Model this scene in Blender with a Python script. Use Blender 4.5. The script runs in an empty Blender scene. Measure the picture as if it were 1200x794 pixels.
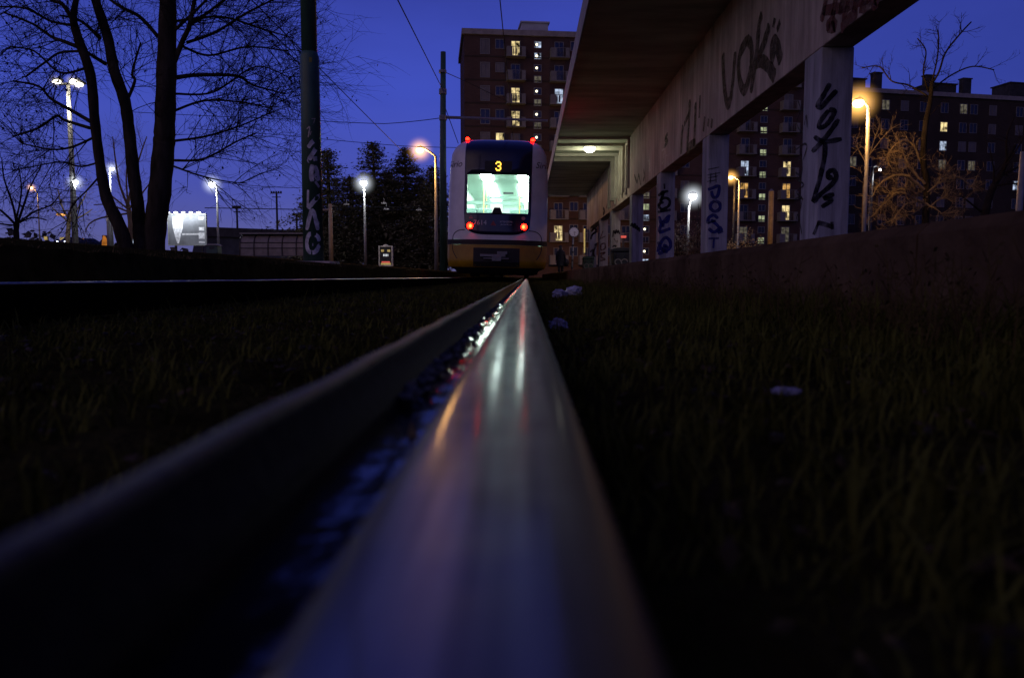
import bpy, math, random
from mathutils import Vector, Matrix
random.seed(7)
R = math.radians
C = bpy.context.scene.collection
scene = bpy.context.scene

# ------------------------------------------------------------------ camera
H = 0.055                                   # eye height over the rail head
F = 900.0                                   # focal length in pixels of a 1200 px wide frame
CX, CY = 600.0, 397.0
PITCH = math.atan((397.0 - 324.0) / F)
YAW = math.atan(17.0 / F)
cam_d = bpy.data.cameras.new('camera')
cam = bpy.data.objects.new('camera', cam_d)
C.objects.link(cam)
cam.location = (0, 0, H)
cam.rotation_euler = (R(90) - PITCH, 0, YAW)
cam_d.sensor_width = 36.0
cam_d.lens = 27.0
cam_d.clip_start = 0.01
cam_d.clip_end = 3000.0
cam_d.dof.use_dof = True
cam_d.dof.focus_distance = 17.0
cam_d.dof.aperture_fstop = 6.3
cam_d.dof.aperture_blades = 7
scene.camera = cam
CM = cam.rotation_euler.to_matrix()
O = Vector((0, 0, H))

def ray(px, py):
    return CM @ Vector(((px - CX) / F, -(py - CY) / F, -1.0))
def at(px, py, Y):
    d = ray(px, py)
    return O + d * (Y / d.y)
def at_x(px, py, X):
    d = ray(px, py)
    return O + d * (X / d.x)
def on_plane(px, py, p0, n):
    d = ray(px, py)
    return O + d * ((p0 - O).dot(n) / d.dot(n))

# ------------------------------------------------------------------ materials
def new_mat(name):
    m = bpy.data.materials.new(name)
    m.use_nodes = True
    nt = m.node_tree
    nt.nodes.clear()
    out = nt.nodes.new('ShaderNodeOutputMaterial')
    return m, nt, out

def P(name, col, rough=0.7, metal=0.0, ns=6.0, amt=0.35, bump=0.0, bs=None, col2=None, stretch=(1, 1, 1), rvar=0.0, spec=0.5, lo=0.35, hi=0.65):
    m, nt, out = new_mat(name)
    b = nt.nodes.new('ShaderNodeBsdfPrincipled')
    nt.links.new(b.outputs[0], out.inputs[0])
    b.inputs['Roughness'].default_value = rough
    b.inputs['Metallic'].default_value = metal
    b.inputs['Specular IOR Level'].default_value = spec
    tc = nt.nodes.new('ShaderNodeTexCoord')
    mp = nt.nodes.new('ShaderNodeMapping')
    mp.inputs['Scale'].default_value = stretch
    nt.links.new(tc.outputs['Object'], mp.inputs[0])
    n = nt.nodes.new('ShaderNodeTexNoise')
    n.inputs['Scale'].default_value = ns
    n.inputs['Detail'].default_value = 8
    n.inputs['Roughness'].default_value = 0.62
    nt.links.new(mp.outputs[0], n.inputs['Vector'])
    r = nt.nodes.new('ShaderNodeValToRGB')
    c2 = col2 or tuple(c * (1 - amt) for c in col)
    r.color_ramp.elements[0].position = lo
    r.color_ramp.elements[0].color = (*c2, 1)
    r.color_ramp.elements[1].position = hi
    r.color_ramp.elements[1].color = (*col, 1)
    nt.links.new(n.outputs['Fac'], r.inputs[0])
    nt.links.new(r.outputs[0], b.inputs['Base Color'])
    if rvar:
        mr = nt.nodes.new('ShaderNodeMapRange')
        mr.inputs['From Min'].default_value = 0.3
        mr.inputs['From Max'].default_value = 0.7
        mr.inputs['To Min'].default_value = max(0.02, rough - rvar)
        mr.inputs['To Max'].default_value = rough + rvar
        nt.links.new(n.outputs['Fac'], mr.inputs[0])
        nt.links.new(mr.outputs[0], b.inputs['Roughness'])
    if bump:
        n2 = nt.nodes.new('ShaderNodeTexNoise')
        n2.inputs['Scale'].default_value = bs or ns * 5
        n2.inputs['Detail'].default_value = 5
        nt.links.new(mp.outputs[0], n2.inputs['Vector'])
        bp = nt.nodes.new('ShaderNodeBump')
        bp.inputs['Strength'].default_value = bump
        bp.inputs['Distance'].default_value = 0.02
        nt.links.new(n2.outputs['Fac'], bp.inputs['Height'])
        nt.links.new(bp.outputs[0], b.inputs['Normal'])
    return m

def E(name, col, s, var=0.0, vs=4.0):
    m, nt, out = new_mat(name)
    e = nt.nodes.new('ShaderNodeEmission')
    e.inputs[0].default_value = (*col, 1)
    e.inputs[1].default_value = s
    nt.links.new(e.outputs[0], out.inputs[0])
    if var:
        tc = nt.nodes.new('ShaderNodeTexCoord')
        n = nt.nodes.new('ShaderNodeTexNoise')
        n.inputs['Scale'].default_value = vs
        n.inputs['Detail'].default_value = 3
        nt.links.new(tc.outputs['Object'], n.inputs['Vector'])
        mr = nt.nodes.new('ShaderNodeMapRange')
        mr.inputs['From Min'].default_value = 0.35
        mr.inputs['From Max'].default_value = 0.65
        mr.inputs['To Min'].default_value = s * (1 - var)
        mr.inputs['To Max'].default_value = s * (1 + var * 0.5)
        nt.links.new(n.outputs['Fac'], mr.inputs[0])
        nt.links.new(mr.outputs[0], e.inputs[1])
    return m

def brick_mat(name, c1, c2, mortar, floor_h=3.0):
    m, nt, out = new_mat(name)
    b = nt.nodes.new('ShaderNodeBsdfPrincipled')
    nt.links.new(b.outputs[0], out.inputs[0])
    b.inputs['Roughness'].default_value = 0.9
    b.inputs['Specular IOR Level'].default_value = 0.05
    tc = nt.nodes.new('ShaderNodeTexCoord')
    mp = nt.nodes.new('ShaderNodeMapping')
    mp.inputs['Rotation'].default_value = (R(90), 0, 0)
    nt.links.new(tc.outputs['Object'], mp.inputs[0])
    br = nt.nodes.new('ShaderNodeTexBrick')
    br.inputs['Color1'].default_value = (*c1, 1)
    br.inputs['Color2'].default_value = (*c2, 1)
    br.inputs['Mortar'].default_value = (*mortar, 1)
    br.inputs['Scale'].default_value = 1.0
    br.inputs['Brick Width'].default_value = 0.5
    br.inputs['Row Height'].default_value = 0.16
    br.inputs['Mortar Size'].default_value = 0.012
    nt.links.new(mp.outputs[0], br.inputs['Vector'])
    n = nt.nodes.new('ShaderNodeTexNoise')
    n.inputs['Scale'].default_value = 0.5
    n.inputs['Detail'].default_value = 6
    nt.links.new(tc.outputs['Object'], n.inputs['Vector'])
    mx = nt.nodes.new('ShaderNodeMixRGB')
    mx.blend_type = 'MULTIPLY'
    mx.inputs[0].default_value = 0.6
    nt.links.new(br.outputs['Color'], mx.inputs[1])
    nt.links.new(n.outputs['Fac'], mx.inputs[2])
    nt.links.new(mx.outputs[0], b.inputs['Base Color'])
    return m

M = {}
M['soil'] = P('dark soil', (0.042, 0.038, 0.013), 0.95, ns=9, amt=0.6, bump=0.8, bs=60, spec=0.0)
M['bank'] = P('bank soil', (0.04, 0.036, 0.02), 0.95, ns=5, amt=0.6, bump=0.8, bs=30, spec=0.0)
M['blade'] = P('grass blade', (0.10, 0.105, 0.022), 0.6, ns=9, amt=0.6, lo=0.38, hi=0.6, spec=0.0)
M['dry_blade'] = P('dry grass blade', (0.17, 0.13, 0.05), 0.7, ns=5, amt=0.7, spec=0.0)
M['weed'] = P('dry weed stems', (0.08, 0.06, 0.025), 0.8, ns=5, amt=0.5, spec=0.0)
def rail_head_mat():
    m, nt, out = new_mat('polished rail steel')
    tc = nt.nodes.new('ShaderNodeTexCoord')
    mp = nt.nodes.new('ShaderNodeMapping'); mp.inputs['Scale'].default_value = (1, .03, 1)
    nt.links.new(tc.outputs['Object'], mp.inputs[0])
    n = nt.nodes.new('ShaderNodeTexNoise'); n.inputs['Scale'].default_value = 130; n.inputs['Detail'].default_value = 8
    nt.links.new(mp.outputs[0], n.inputs['Vector'])
    nb = nt.nodes.new('ShaderNodeTexNoise'); nb.inputs['Scale'].default_value = 30; nb.inputs['Detail'].default_value = 7
    nt.links.new(tc.outputs['Object'], nb.inputs['Vector'])
    sx = nt.nodes.new('ShaderNodeSeparateXYZ'); nt.links.new(tc.outputs['Object'], sx.inputs[0])
    lf = nt.nodes.new('ShaderNodeMapRange'); lf.interpolation_type = 'SMOOTHSTEP'
    lf.inputs['From Min'].default_value = -.0285; lf.inputs['From Max'].default_value = -.0205
    nt.links.new(sx.outputs['X'], lf.inputs[0])
    ed = nt.nodes.new('ShaderNodeMapRange'); ed.interpolation_type = 'SMOOTHSTEP'
    ed.inputs['From Min'].default_value = .013; ed.inputs['From Max'].default_value = .0265
    ed.inputs['To Min'].default_value = 1; ed.inputs['To Max'].default_value = 0
    nt.links.new(sx.outputs['X'], ed.inputs[0])
    pm = nt.nodes.new('ShaderNodeMath'); pm.operation = 'MULTIPLY'; nt.links.new(ed.outputs[0], pm.inputs[0]); nt.links.new(lf.outputs[0], pm.inputs[1])
    rr_ = nt.nodes.new('ShaderNodeValToRGB')
    rr_.color_ramp.elements[0].position = .3; rr_.color_ramp.elements[0].color = (.11, .11, .118, 1)
    rr_.color_ramp.elements[1].position = .7; rr_.color_ramp.elements[1].color = (.30, .30, .305, 1)
    nt.links.new(n.outputs['Fac'], rr_.inputs[0])
    g1 = nt.nodes.new('ShaderNodeBsdfGlossy'); g1.inputs['Roughness'].default_value = .115
    g2 = nt.nodes.new('ShaderNodeBsdfGlossy'); g2.inputs['Roughness'].default_value = .36
    nt.links.new(rr_.outputs[0], g1.inputs[0]); nt.links.new(rr_.outputs[0], g2.inputs[0])
    mr = nt.nodes.new('ShaderNodeMapRange'); mr.inputs['From Min'].default_value = .35; mr.inputs['From Max'].default_value = .65
    mr.inputs['To Min'].default_value = .62; mr.inputs['To Max'].default_value = .86
    nt.links.new(nb.outputs['Fac'], mr.inputs[0])
    mx = nt.nodes.new('ShaderNodeMixShader'); nt.links.new(mr.outputs[0], mx.inputs[0]); nt.links.new(g1.outputs[0], mx.inputs[1]); nt.links.new(g2.outputs[0], mx.inputs[2])
    df = nt.nodes.new('ShaderNodeBsdfPrincipled'); df.inputs['Base Color'].default_value = (.035, .028, .026, 1); df.inputs['Roughness'].default_value = .6; df.inputs['Specular IOR Level'].default_value = .2
    m2 = nt.nodes.new('ShaderNodeMixShader'); nt.links.new(pm.outputs[0], m2.inputs[0]); nt.links.new(df.outputs[0], m2.inputs[1]); nt.links.new(mx.outputs[0], m2.inputs[2])
    nt.links.new(m2.outputs[0], out.inputs[0])
    return m
M['rail_head'] = rail_head_mat()
M['dull_head'] = P('dull running surface', (0.16, 0.155, 0.14), 0.42, 1.0, ns=20, amt=0.3, stretch=(1, .2, 1), rvar=.1)
M['rail_side'] = P('rusty rail steel', (0.02, 0.015, 0.013), 0.8, 0.0, ns=30, amt=0.5, bump=0.3, bs=120, spec=0.08)
M['rail_lip'] = P('worn rail lip steel', (0.02, 0.017, 0.015), 0.6, 0.1, ns=40, amt=0.4, bump=0.1, bs=150, spec=0.2)
M['groove'] = P('wet groove dirt', (0.016, 0.016, 0.018), 0.10, 0.0, ns=18, amt=0.5, rvar=0.05, bump=0.06, bs=45, spec=1.0)
M['grit'] = P('pale grit', (0.3, 0.31, 0.28), 0.6, ns=60, amt=0.6)
M['leaf'] = P('ochre leaf', (0.7, 0.5, 0.2), 0.5, ns=90, amt=0.3)
M['concrete'] = P('weathered concrete', (0.54, 0.46, 0.37), 0.92, ns=1.4, amt=0.45, bump=0.25, bs=24, stretch=(1, 1, 0.45), spec=0.12)
M['concrete_pale'] = P('painted pillar concrete', (0.4, 0.4, 0.43), 0.9, ns=2.5, amt=0.35, bump=0.2, bs=30, stretch=(1, 1, 0.4), spec=0.12)
M['ceiling'] = P('sooty ceiling concrete', (0.42, 0.46, 0.35), 0.95, ns=1.2, amt=0.45, bump=0.08, bs=9, stretch=(0.4, 1.6, 1), spec=0.0)
M['rib'] = P('pale rib paint', (0.42, 0.41, 0.34), 0.8, ns=3, amt=0.25, spec=0.12)
M['edge'] = P('canopy edge strip', (0.3, 0.28, 0.27), 0.7, ns=3, amt=0.4, spec=0.12)
M['platform'] = P('platform concrete', (0.12, 0.08, 0.045), 0.95, ns=2.6, amt=0.6, bump=0.5, bs=30, spec=0.0)
M['black_paint'] = P('black spray paint', (0.012, 0.011, 0.014), 0.55, ns=12, amt=0.5, spec=0.08)
M['soft_black'] = P('faded black paint', (0.014, 0.011, 0.011), 0.7, ns=8, amt=0.5, spec=0.08)
M['blue_paint'] = P('blue spray paint', (0.03, 0.035, 0.19), 0.5, ns=12, amt=0.4, spec=0.08)
M['red_paint'] = P('dull red spray paint', (0.12, 0.03, 0.03), 0.6, ns=12, amt=0.5, spec=0.08)
M['white_paint'] = P('white spray paint', (0.8, 0.8, 0.8), 0.6, ns=9, amt=0.45, spec=0.08)
M['cream_paint'] = P('cream paint marks', (0.62, 0.55, 0.45), 0.6, ns=9, amt=0.3, spec=0.08)
M['pole_green'] = P('dark green pole paint', (0.05, 0.12, 0.07), 0.5, ns=5, amt=0.5, bump=0.1, bs=40, stretch=(1, 1, 0.3))
M['galv'] = P('galvanised steel', (0.26, 0.26, 0.245), 0.6, 0.3, ns=6, amt=0.3)
M['grey_metal'] = P('grey metal', (0.2, 0.2, 0.2), 0.5, 0.4, ns=6, amt=0.3)
M['dark_metal'] = P('dark metal', (0.03, 0.03, 0.032), 0.5, 0.4, ns=8, amt=0.4)
M['wire'] = P('wire', (0.008, 0.008, 0.01), 0.8, 0.0, ns=8, amt=0.2, spec=0.05)
M['bark'] = P('dark bark', (0.06, 0.05, 0.033), 0.95, ns=5, amt=0.6, bump=0.8, bs=22, stretch=(1, 1, 0.25), spec=0.0)
M['twig'] = P('twig', (0.025, 0.02, 0.018), 0.9, ns=4, amt=0.4, spec=0.0)
M['pollard_bark'] = P('pollard bark', (0.045, 0.037, 0.024), 0.95, ns=7, amt=0.7, bump=1.0, bs=26, stretch=(1, 1, 0.3), spec=0.0)  # dark brown bark with a strong bump
M['lamplit_twig'] = P('lamplit twig', (0.22, 0.17, 0.1), 0.9, ns=4, amt=0.4, spec=0.0)  # paler copy of twig, lamplight put into its colour
M['needle'] = P('conifer needles', (0.16, 0.145, 0.095), 0.8, ns=1.5, amt=0.6, spec=0.0)
M['dry_leaf'] = P('dry leaf', (0.2, 0.13, 0.06), 0.8, ns=3, amt=0.5)
M['dead_leaf'] = P('hanging dead leaf', (0.03, 0.024, 0.02), 0.9, ns=3, amt=0.5)
M['tram_white'] = P('tram white paint', (0.68, 0.67, 0.69), 0.22, ns=3, amt=0.16, rvar=0.06)
M['tram_yellow'] = P('tram yellow paint', (0.38, 0.215, 0.005), 0.4, ns=3, amt=0.35)
M['tram_black'] = P('tram black trim', (0.012, 0.011, 0.011), 0.7, ns=4, amt=0.4)
M['tram_mask'] = P('tram dark blue glazing', (0.01, 0.012, 0.035), 0.12, ns=3, amt=0.2)
M['tram_text'] = P('tram lettering', (0.5, 0.5, 0.54), 0.4, ns=8, amt=0.1)
M['tram_logo'] = P('tram logo lettering', (0.02, 0.022, 0.03), 0.3, ns=8, amt=0.1)
M['interior'] = P('tram interior lining', (0.40, 0.50, 0.45), 0.6, ns=2, amt=0.12)
M['interior_dark'] = P('tram interior dark', (0.28, 0.42, 0.37), 0.6, ns=3, amt=0.3)
M['seat_fabric'] = P('seat fabric', (0.25, 0.4, 0.36), 0.8, ns=12, amt=0.3)
M['chrome'] = P('handrail metal', (0.6, 0.6, 0.5), 0.3, 0.9, ns=5, amt=0.1)
M['yellow_rail'] = P('yellow handrail', (0.7, 0.6, 0.25), 0.4, ns=5, amt=0.1)
M['red_tri'] = P('red triangle', (0.25, 0.02, 0.02), 0.4, ns=8, amt=0.2)
M['rubber'] = P('rubber', (0.015, 0.015, 0.015), 0.9, ns=12, amt=0.3)
M['brick'] = brick_mat('red brick', (0.115, 0.07, 0.06), (0.097, 0.06, 0.052), (0.078, 0.058, 0.05))
M['brick_far'] = brick_mat('far red brick', (0.07, 0.052, 0.042), (0.06, 0.046, 0.038), (0.05, 0.04, 0.034))
M['roof_concrete'] = P('roof edge concrete', (0.25, 0.23, 0.23), 0.9, ns=1.5, amt=0.3, spec=0.12)
M['balcony'] = P('balcony panel', (0.17, 0.165, 0.165), 0.8, ns=2, amt=0.25, spec=0.12)
M['frame'] = P('window frame', (0.15, 0.145, 0.14), 0.6, ns=4, amt=0.2)
M['glass_dark'] = P('dark window glass', (0.02, 0.022, 0.03), 0.08, ns=0.6, amt=0.5)
M['blind'] = P('window blind', (0.13, 0.12, 0.13), 0.8, ns=0.8, amt=0.3)
M['lit_warm'] = E('warm lit window', (1.0, 0.78, 0.36), 0.8, 1.0, 1.3)
M['lit_orange'] = E('orange lit window', (1.0, 0.55, 0.16), 0.6, 1.0, 1.3)
M['lit_cool'] = E('cool lit window', (0.62, 0.75, 1.0), 0.75, 1.0, 1.3)
M['lit_green'] = E('stair window glow', (0.85, 0.95, 0.55), 0.42, 0.6, 2.2)
M['lit_dim'] = E('dim lit window', (0.9, 0.8, 0.6), 0.11, 0.7, 2.2)
M['lit_bulb'] = E('bare bulb glow', (1.0, 0.9, 0.62), 2.2)
M['coat'] = P('dark coat', (0.008, 0.008, 0.011), 0.9, ns=12, amt=0.4)
M['trouser'] = P('dark trousers', (0.01, 0.01, 0.014), 0.9, ns=12, amt=0.4)
M['skin'] = P('skin', (0.3, 0.18, 0.13), 0.6, ns=10, amt=0.15)
M['hair'] = P('dark hair', (0.015, 0.011, 0.01), 0.6, ns=30, amt=0.4)
M['bag'] = P('dark bag', (0.012, 0.011, 0.012), 0.7, ns=12, amt=0.4)
M['clock_face'] = P('clock dial', (0.6, 0.6, 0.66), 0.4, ns=4, amt=0.1)
M['bin'] = P('dark bin plastic', (0.012, 0.018, 0.017), 0.5, ns=5, amt=0.4)
M['bin_green'] = P('green bin plastic', (0.03, 0.09, 0.07), 0.5, ns=5, amt=0.4)
M['plastic_bag'] = P('white plastic bag', (0.45, 0.47, 0.52), 0.35, ns=14, amt=0.35)
M['paper'] = P('crumpled paper', (0.3, 0.32, 0.45), 0.8, ns=40, amt=0.3)
M['car_silver'] = P('silver car paint', (0.3, 0.3, 0.34), 0.3, 0.4, ns=3, amt=0.1)
M['car_beige'] = P('beige car paint', (0.3, 0.24, 0.16), 0.3, 0.3, ns=3, amt=0.1)
M['car_dark'] = P('dark car paint', (0.03, 0.03, 0.04), 0.3, 0.3, ns=3, amt=0.1)
M['shed'] = P('shed cladding', (0.05, 0.05, 0.055), 0.9, ns=1.2, amt=0.4, spec=0.0)
M['shed_wall'] = P('shed wall', (0.06, 0.065, 0.08), 0.9, ns=0.8, amt=0.4, spec=0.0)
M['board_dark'] = P('poster dark grey', (0.17, 0.18, 0.20), 0.6, ns=0.6, amt=0.6)
M['board_white'] = P('poster white', (0.75, 0.76, 0.78), 0.6, ns=5, amt=0.55)
M['shelter_glass'] = P('dusty shelter panels', (0.2, 0.19, 0.18), 0.45, ns=3, amt=0.35)
M['red_em'] = E('red tail light', (1.0, 0.003, 0.001), 60.0)
M['red_core'] = E('tail light core', (1.0, 0.03, 0.006), 34.0)
M['led'] = E('amber led', (1.0, 0.5, 0.05), 4.0)
M['strip'] = E('tram ceiling strip', (0.84, 1.0, 0.92), 36.0)
M['lens_white'] = E('white lamp lens', (0.95, 0.97, 1.0), 30.0)
M['lens_orange'] = E('sodium lamp lens', (1.0, 0.5, 0.12), 26.0)
M['lens_warm'] = E('warm white lamp lens', (1.0, 0.9, 0.7), 24.0)
M['lens_dim_orange'] = E('dim orange lens', (1.0, 0.42, 0.1), 1.6)
M['head_light'] = E('headlight glow', (0.7, 0.8, 1.0), 14.0)
M['sign_orange'] = E('orange lit sign', (1.0, 0.33, 0.05), 0.45, 0.5, 1.5)
M['sign_yellow'] = E('yellow lit sign', (1.0, 0.72, 0.25), 0.45, 0.4, 1.5)
M['sign_blue'] = E('bluish lit sign', (0.65, 0.8, 1.0), 1.0, 0.6, 1.0)
M['sign_white'] = E('white lit sign', (0.9, 0.95, 1.0), 0.7)
M['sign_red'] = E('red lit sign', (1.0, 0.15, 0.12), 0.6)

def spray(m, lo=.36, hi=.56, mn=.35):
    nt = m.node_tree
    out = [n for n in nt.nodes if n.type == 'OUTPUT_MATERIAL'][0]; b = [n for n in nt.nodes if n.type == 'BSDF_PRINCIPLED'][0]
    tc = nt.nodes.new('ShaderNodeTexCoord'); n = nt.nodes.new('ShaderNodeTexNoise'); n.inputs['Scale'].default_value = 7; n.inputs['Detail'].default_value = 9; n.inputs['Roughness'].default_value = .75
    nt.links.new(tc.outputs['Object'], n.inputs['Vector'])
    mr = nt.nodes.new('ShaderNodeMapRange'); mr.inputs['From Min'].default_value = lo; mr.inputs['From Max'].default_value = hi; mr.inputs['To Min'].default_value = mn; mr.inputs['To Max'].default_value = .97
    nt.links.new(n.outputs['Fac'], mr.inputs[0])
    t = nt.nodes.new('ShaderNodeBsdfTransparent'); mx = nt.nodes.new('ShaderNodeMixShader')
    nt.links.new(mr.outputs[0], mx.inputs[0]); nt.links.new(t.outputs[0], mx.inputs[1]); nt.links.new(b.outputs[0], mx.inputs[2]); nt.links.new(mx.outputs[0], out.inputs[0])
for k_ in ('black_paint', 'blue_paint', 'white_paint', 'cream_paint'): spray(M[k_], mn=.55)
for k_ in ('soft_black', 'red_paint'): spray(M[k_], .34, .6, .3)
def streaks(m, k=.55):
    nt = m.node_tree
    b = [n for n in nt.nodes if n.type == 'BSDF_PRINCIPLED'][0]; src = b.inputs['Base Color'].links[0].from_socket
    tc = nt.nodes.new('ShaderNodeTexCoord'); mp = nt.nodes.new('ShaderNodeMapping'); mp.inputs['Scale'].default_value = (5, 5, .35)
    n = nt.nodes.new('ShaderNodeTexNoise'); n.inputs['Scale'].default_value = 1; n.inputs['Detail'].default_value = 7; n.inputs['Roughness'].default_value = .7
    nt.links.new(tc.outputs['Object'], mp.inputs[0]); nt.links.new(mp.outputs[0], n.inputs['Vector'])
    mr = nt.nodes.new('ShaderNodeMapRange'); mr.inputs['From Min'].default_value = .38; mr.inputs['From Max'].default_value = .6; mr.inputs['To Min'].default_value = 1 - k; mr.inputs['To Max'].default_value = 1.1
    nt.links.new(n.outputs['Fac'], mr.inputs[0])
    mx = nt.nodes.new('ShaderNodeMixRGB'); mx.blend_type = 'MULTIPLY'; mx.inputs[0].default_value = 1
    nt.links.new(src, mx.inputs[1]); nt.links.new(mr.outputs[0], mx.inputs[2]); nt.links.new(mx.outputs[0], b.inputs['Base Color'])
streaks(M['concrete'], .32); streaks(M['concrete_pale'], .45)
def glass_mat():
    m, nt, out = new_mat('tram window glass')
    t = nt.nodes.new('ShaderNodeBsdfTransparent')
    t.inputs[0].default_value = (0.93, 0.98, 0.95, 1)
    g = nt.nodes.new('ShaderNodeBsdfGlossy')
    g.inputs['Roughness'].default_value = 0.05
    mx = nt.nodes.new('ShaderNodeMixShader')
    mx.inputs[0].default_value = 0.06
    nt.links.new(t.outputs[0], mx.inputs[1])
    nt.links.new(g.outputs[0], mx.inputs[2])
    nt.links.new(mx.outputs[0], out.inputs[0])
    return m
M['glass'] = glass_mat()

# ------------------------------------------------------------------ mesh helpers
class MB:
    def __init__(s):
        s.v, s.f, s.mi = [], [], []
    def add(s, vs, fs, mi=0):
        o = len(s.v)
        s.v += [tuple(v) for v in vs]
        s.f += [tuple(i + o for i in f) for f in fs]
        s.mi += [mi] * len(fs)
    def box(s, a, b, mi=0, rot=None, c=None):
        x0, y0, z0 = a; x1, y1, z1 = b
        vs = [Vector(p) for p in ((x0, y0, z0), (x1, y0, z0), (x1, y1, z0), (x0, y1, z0), (x0, y0, z1), (x1, y0, z1), (x1, y1, z1), (x0, y1, z1))]
        if rot is not None:
            c = Vector(c); vs = [c + rot @ (v - c) for v in vs]
        s.add(vs, [(0, 3, 2, 1), (4, 5, 6, 7), (0, 1, 5, 4), (1, 2, 6, 5), (2, 3, 7, 6), (3, 0, 4, 7)], mi)
    def obox(s, c, ax, ay, az, mi=0):
        c = Vector(c)
        vs = [c + sx * ax + sy * ay + sz * az for sz in (-1, 1) for sx, sy in ((-1, -1), (1, -1), (1, 1), (-1, 1))]
        s.add(vs, [(0, 3, 2, 1), (4, 5, 6, 7), (0, 1, 5, 4), (1, 2, 6, 5), (2, 3, 7, 6), (3, 0, 4, 7)], mi)
    def tube(s, pts, rad, n=8, cap=True, mi=0):
        pts = [Vector(p) for p in pts]
        if not hasattr(rad, '__len__'):
            rad = [rad] * len(pts)
        vs, fs = [], []
        prev = None
        for i, p in enumerate(pts):
            t = (pts[min(i + 1, len(pts) - 1)] - pts[max(i - 1, 0)])
            if t.length < 1e-9: t = Vector((0, 0, 1))
            t.normalize()
            if prev is None:
                a = t.orthogonal().normalized()
            else:
                a = prev - t * prev.dot(t)
                if a.length < 1e-6: a = t.orthogonal()
                a.normalize()
            prev = a
            b = t.cross(a)
            for k in range(n):
                w = 2 * math.pi * k / n
                vs.append(p + (a * math.cos(w) + b * math.sin(w)) * rad[i])
        for i in range(len(pts) - 1):
            for k in range(n):
                k2 = (k + 1) % n
                fs.append((i * n + k, i * n + k2, (i + 1) * n + k2, (i + 1) * n + k))
        if cap:
            fs.append(tuple(range(n - 1, -1, -1)))
            o = (len(pts) - 1) * n
            fs.append(tuple(o + k for k in range(n)))
        s.add(vs, fs, mi)
    def ell(s, c, r, nu=14, nv=8, z0=-1.0, z1=1.0, mi=0):
        c = Vector(c)
        if not hasattr(r, '__len__'): r = (r, r, r)
        vs, fs = [], []
        a0, a1 = math.asin(z0), math.asin(z1)
        for j in range(nv + 1):
            a = a0 + (a1 - a0) * j / nv
            for k in range(nu):
                w = 2 * math.pi * k / nu
                vs.append(c + Vector((r[0] * math.cos(a) * math.cos(w), r[1] * math.cos(a) * math.sin(w), r[2] * math.sin(a))))
        for j in range(nv):
            for k in range(nu):
                k2 = (k + 1) % nu
                fs.append((j * nu + k, j * nu + k2, (j + 1) * nu + k2, (j + 1) * nu + k))
        fs.append(tuple(range(nu - 1, -1, -1)))
        fs.append(tuple(nv * nu + k for k in range(nu)))
        s.add(vs, fs, mi)
    def cyl(s, a, b, r, n=20, mi=0):
        s.tube([a, b], r, n, True, mi)
    def quad(s, a, b, c, d, mi=0):
        s.add([a, b, c, d], [(0, 1, 2, 3)], mi)
    def prism(s, poly, off, mi=0):
        """closed polygon (list of Vectors) extruded along the vector off"""
        n = len(poly)
        off = Vector(off)
        vs = [Vector(p) for p in poly] + [Vector(p) + off for p in poly]
        fs = [tuple(range(n - 1, -1, -1)), tuple(range(n, 2 * n))]
        fs += [(i, (i + 1) % n, n + (i + 1) % n, n + i) for i in range(n)]
        s.add(vs, fs, mi)
    def grid(s, rows, mi=0, skip=None):
        nv, nu = len(rows), len(rows[0])
        vs = [p for r_ in rows for p in r_]
        fs = []
        for j in range(nv - 1):
            for i in range(nu - 1):
                if skip and skip(i, j): continue
                fs.append((j * nu + i, j * nu + i + 1, (j + 1) * nu + i + 1, (j + 1) * nu + i))
        s.add(vs, fs, mi)
    def build(s, name, mat, parent=None, local=False, smooth=False, bevel=0.0):
        off = Vector((0, 0, 0))
        if parent is not None and not local:
            q = parent
            while q is not None:
                off += q.location
                q = q.parent
        me = bpy.data.meshes.new(name)
        vs = s.v if off.length == 0 else [(v[0] - off.x, v[1] - off.y, v[2] - off.z) for v in s.v]
        me.from_pydata(vs, [], s.f)
        mats = mat if isinstance(mat, (list, tuple)) else [mat]
        for m in mats: me.materials.append(m)
        if len(mats) > 1: me.polygons.foreach_set('material_index', s.mi)
        if smooth: me.polygons.foreach_set('use_smooth', [True] * len(s.f))
        me.update()
        o = bpy.data.objects.new(name, me)
        C.objects.link(o)
        if parent is not None: o.parent = parent
        if bevel:
            bv = o.modifiers.new('bevel', 'BEVEL'); bv.width = bevel; bv.segments = 2; bv.limit_method = 'ANGLE'
        return o

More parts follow.
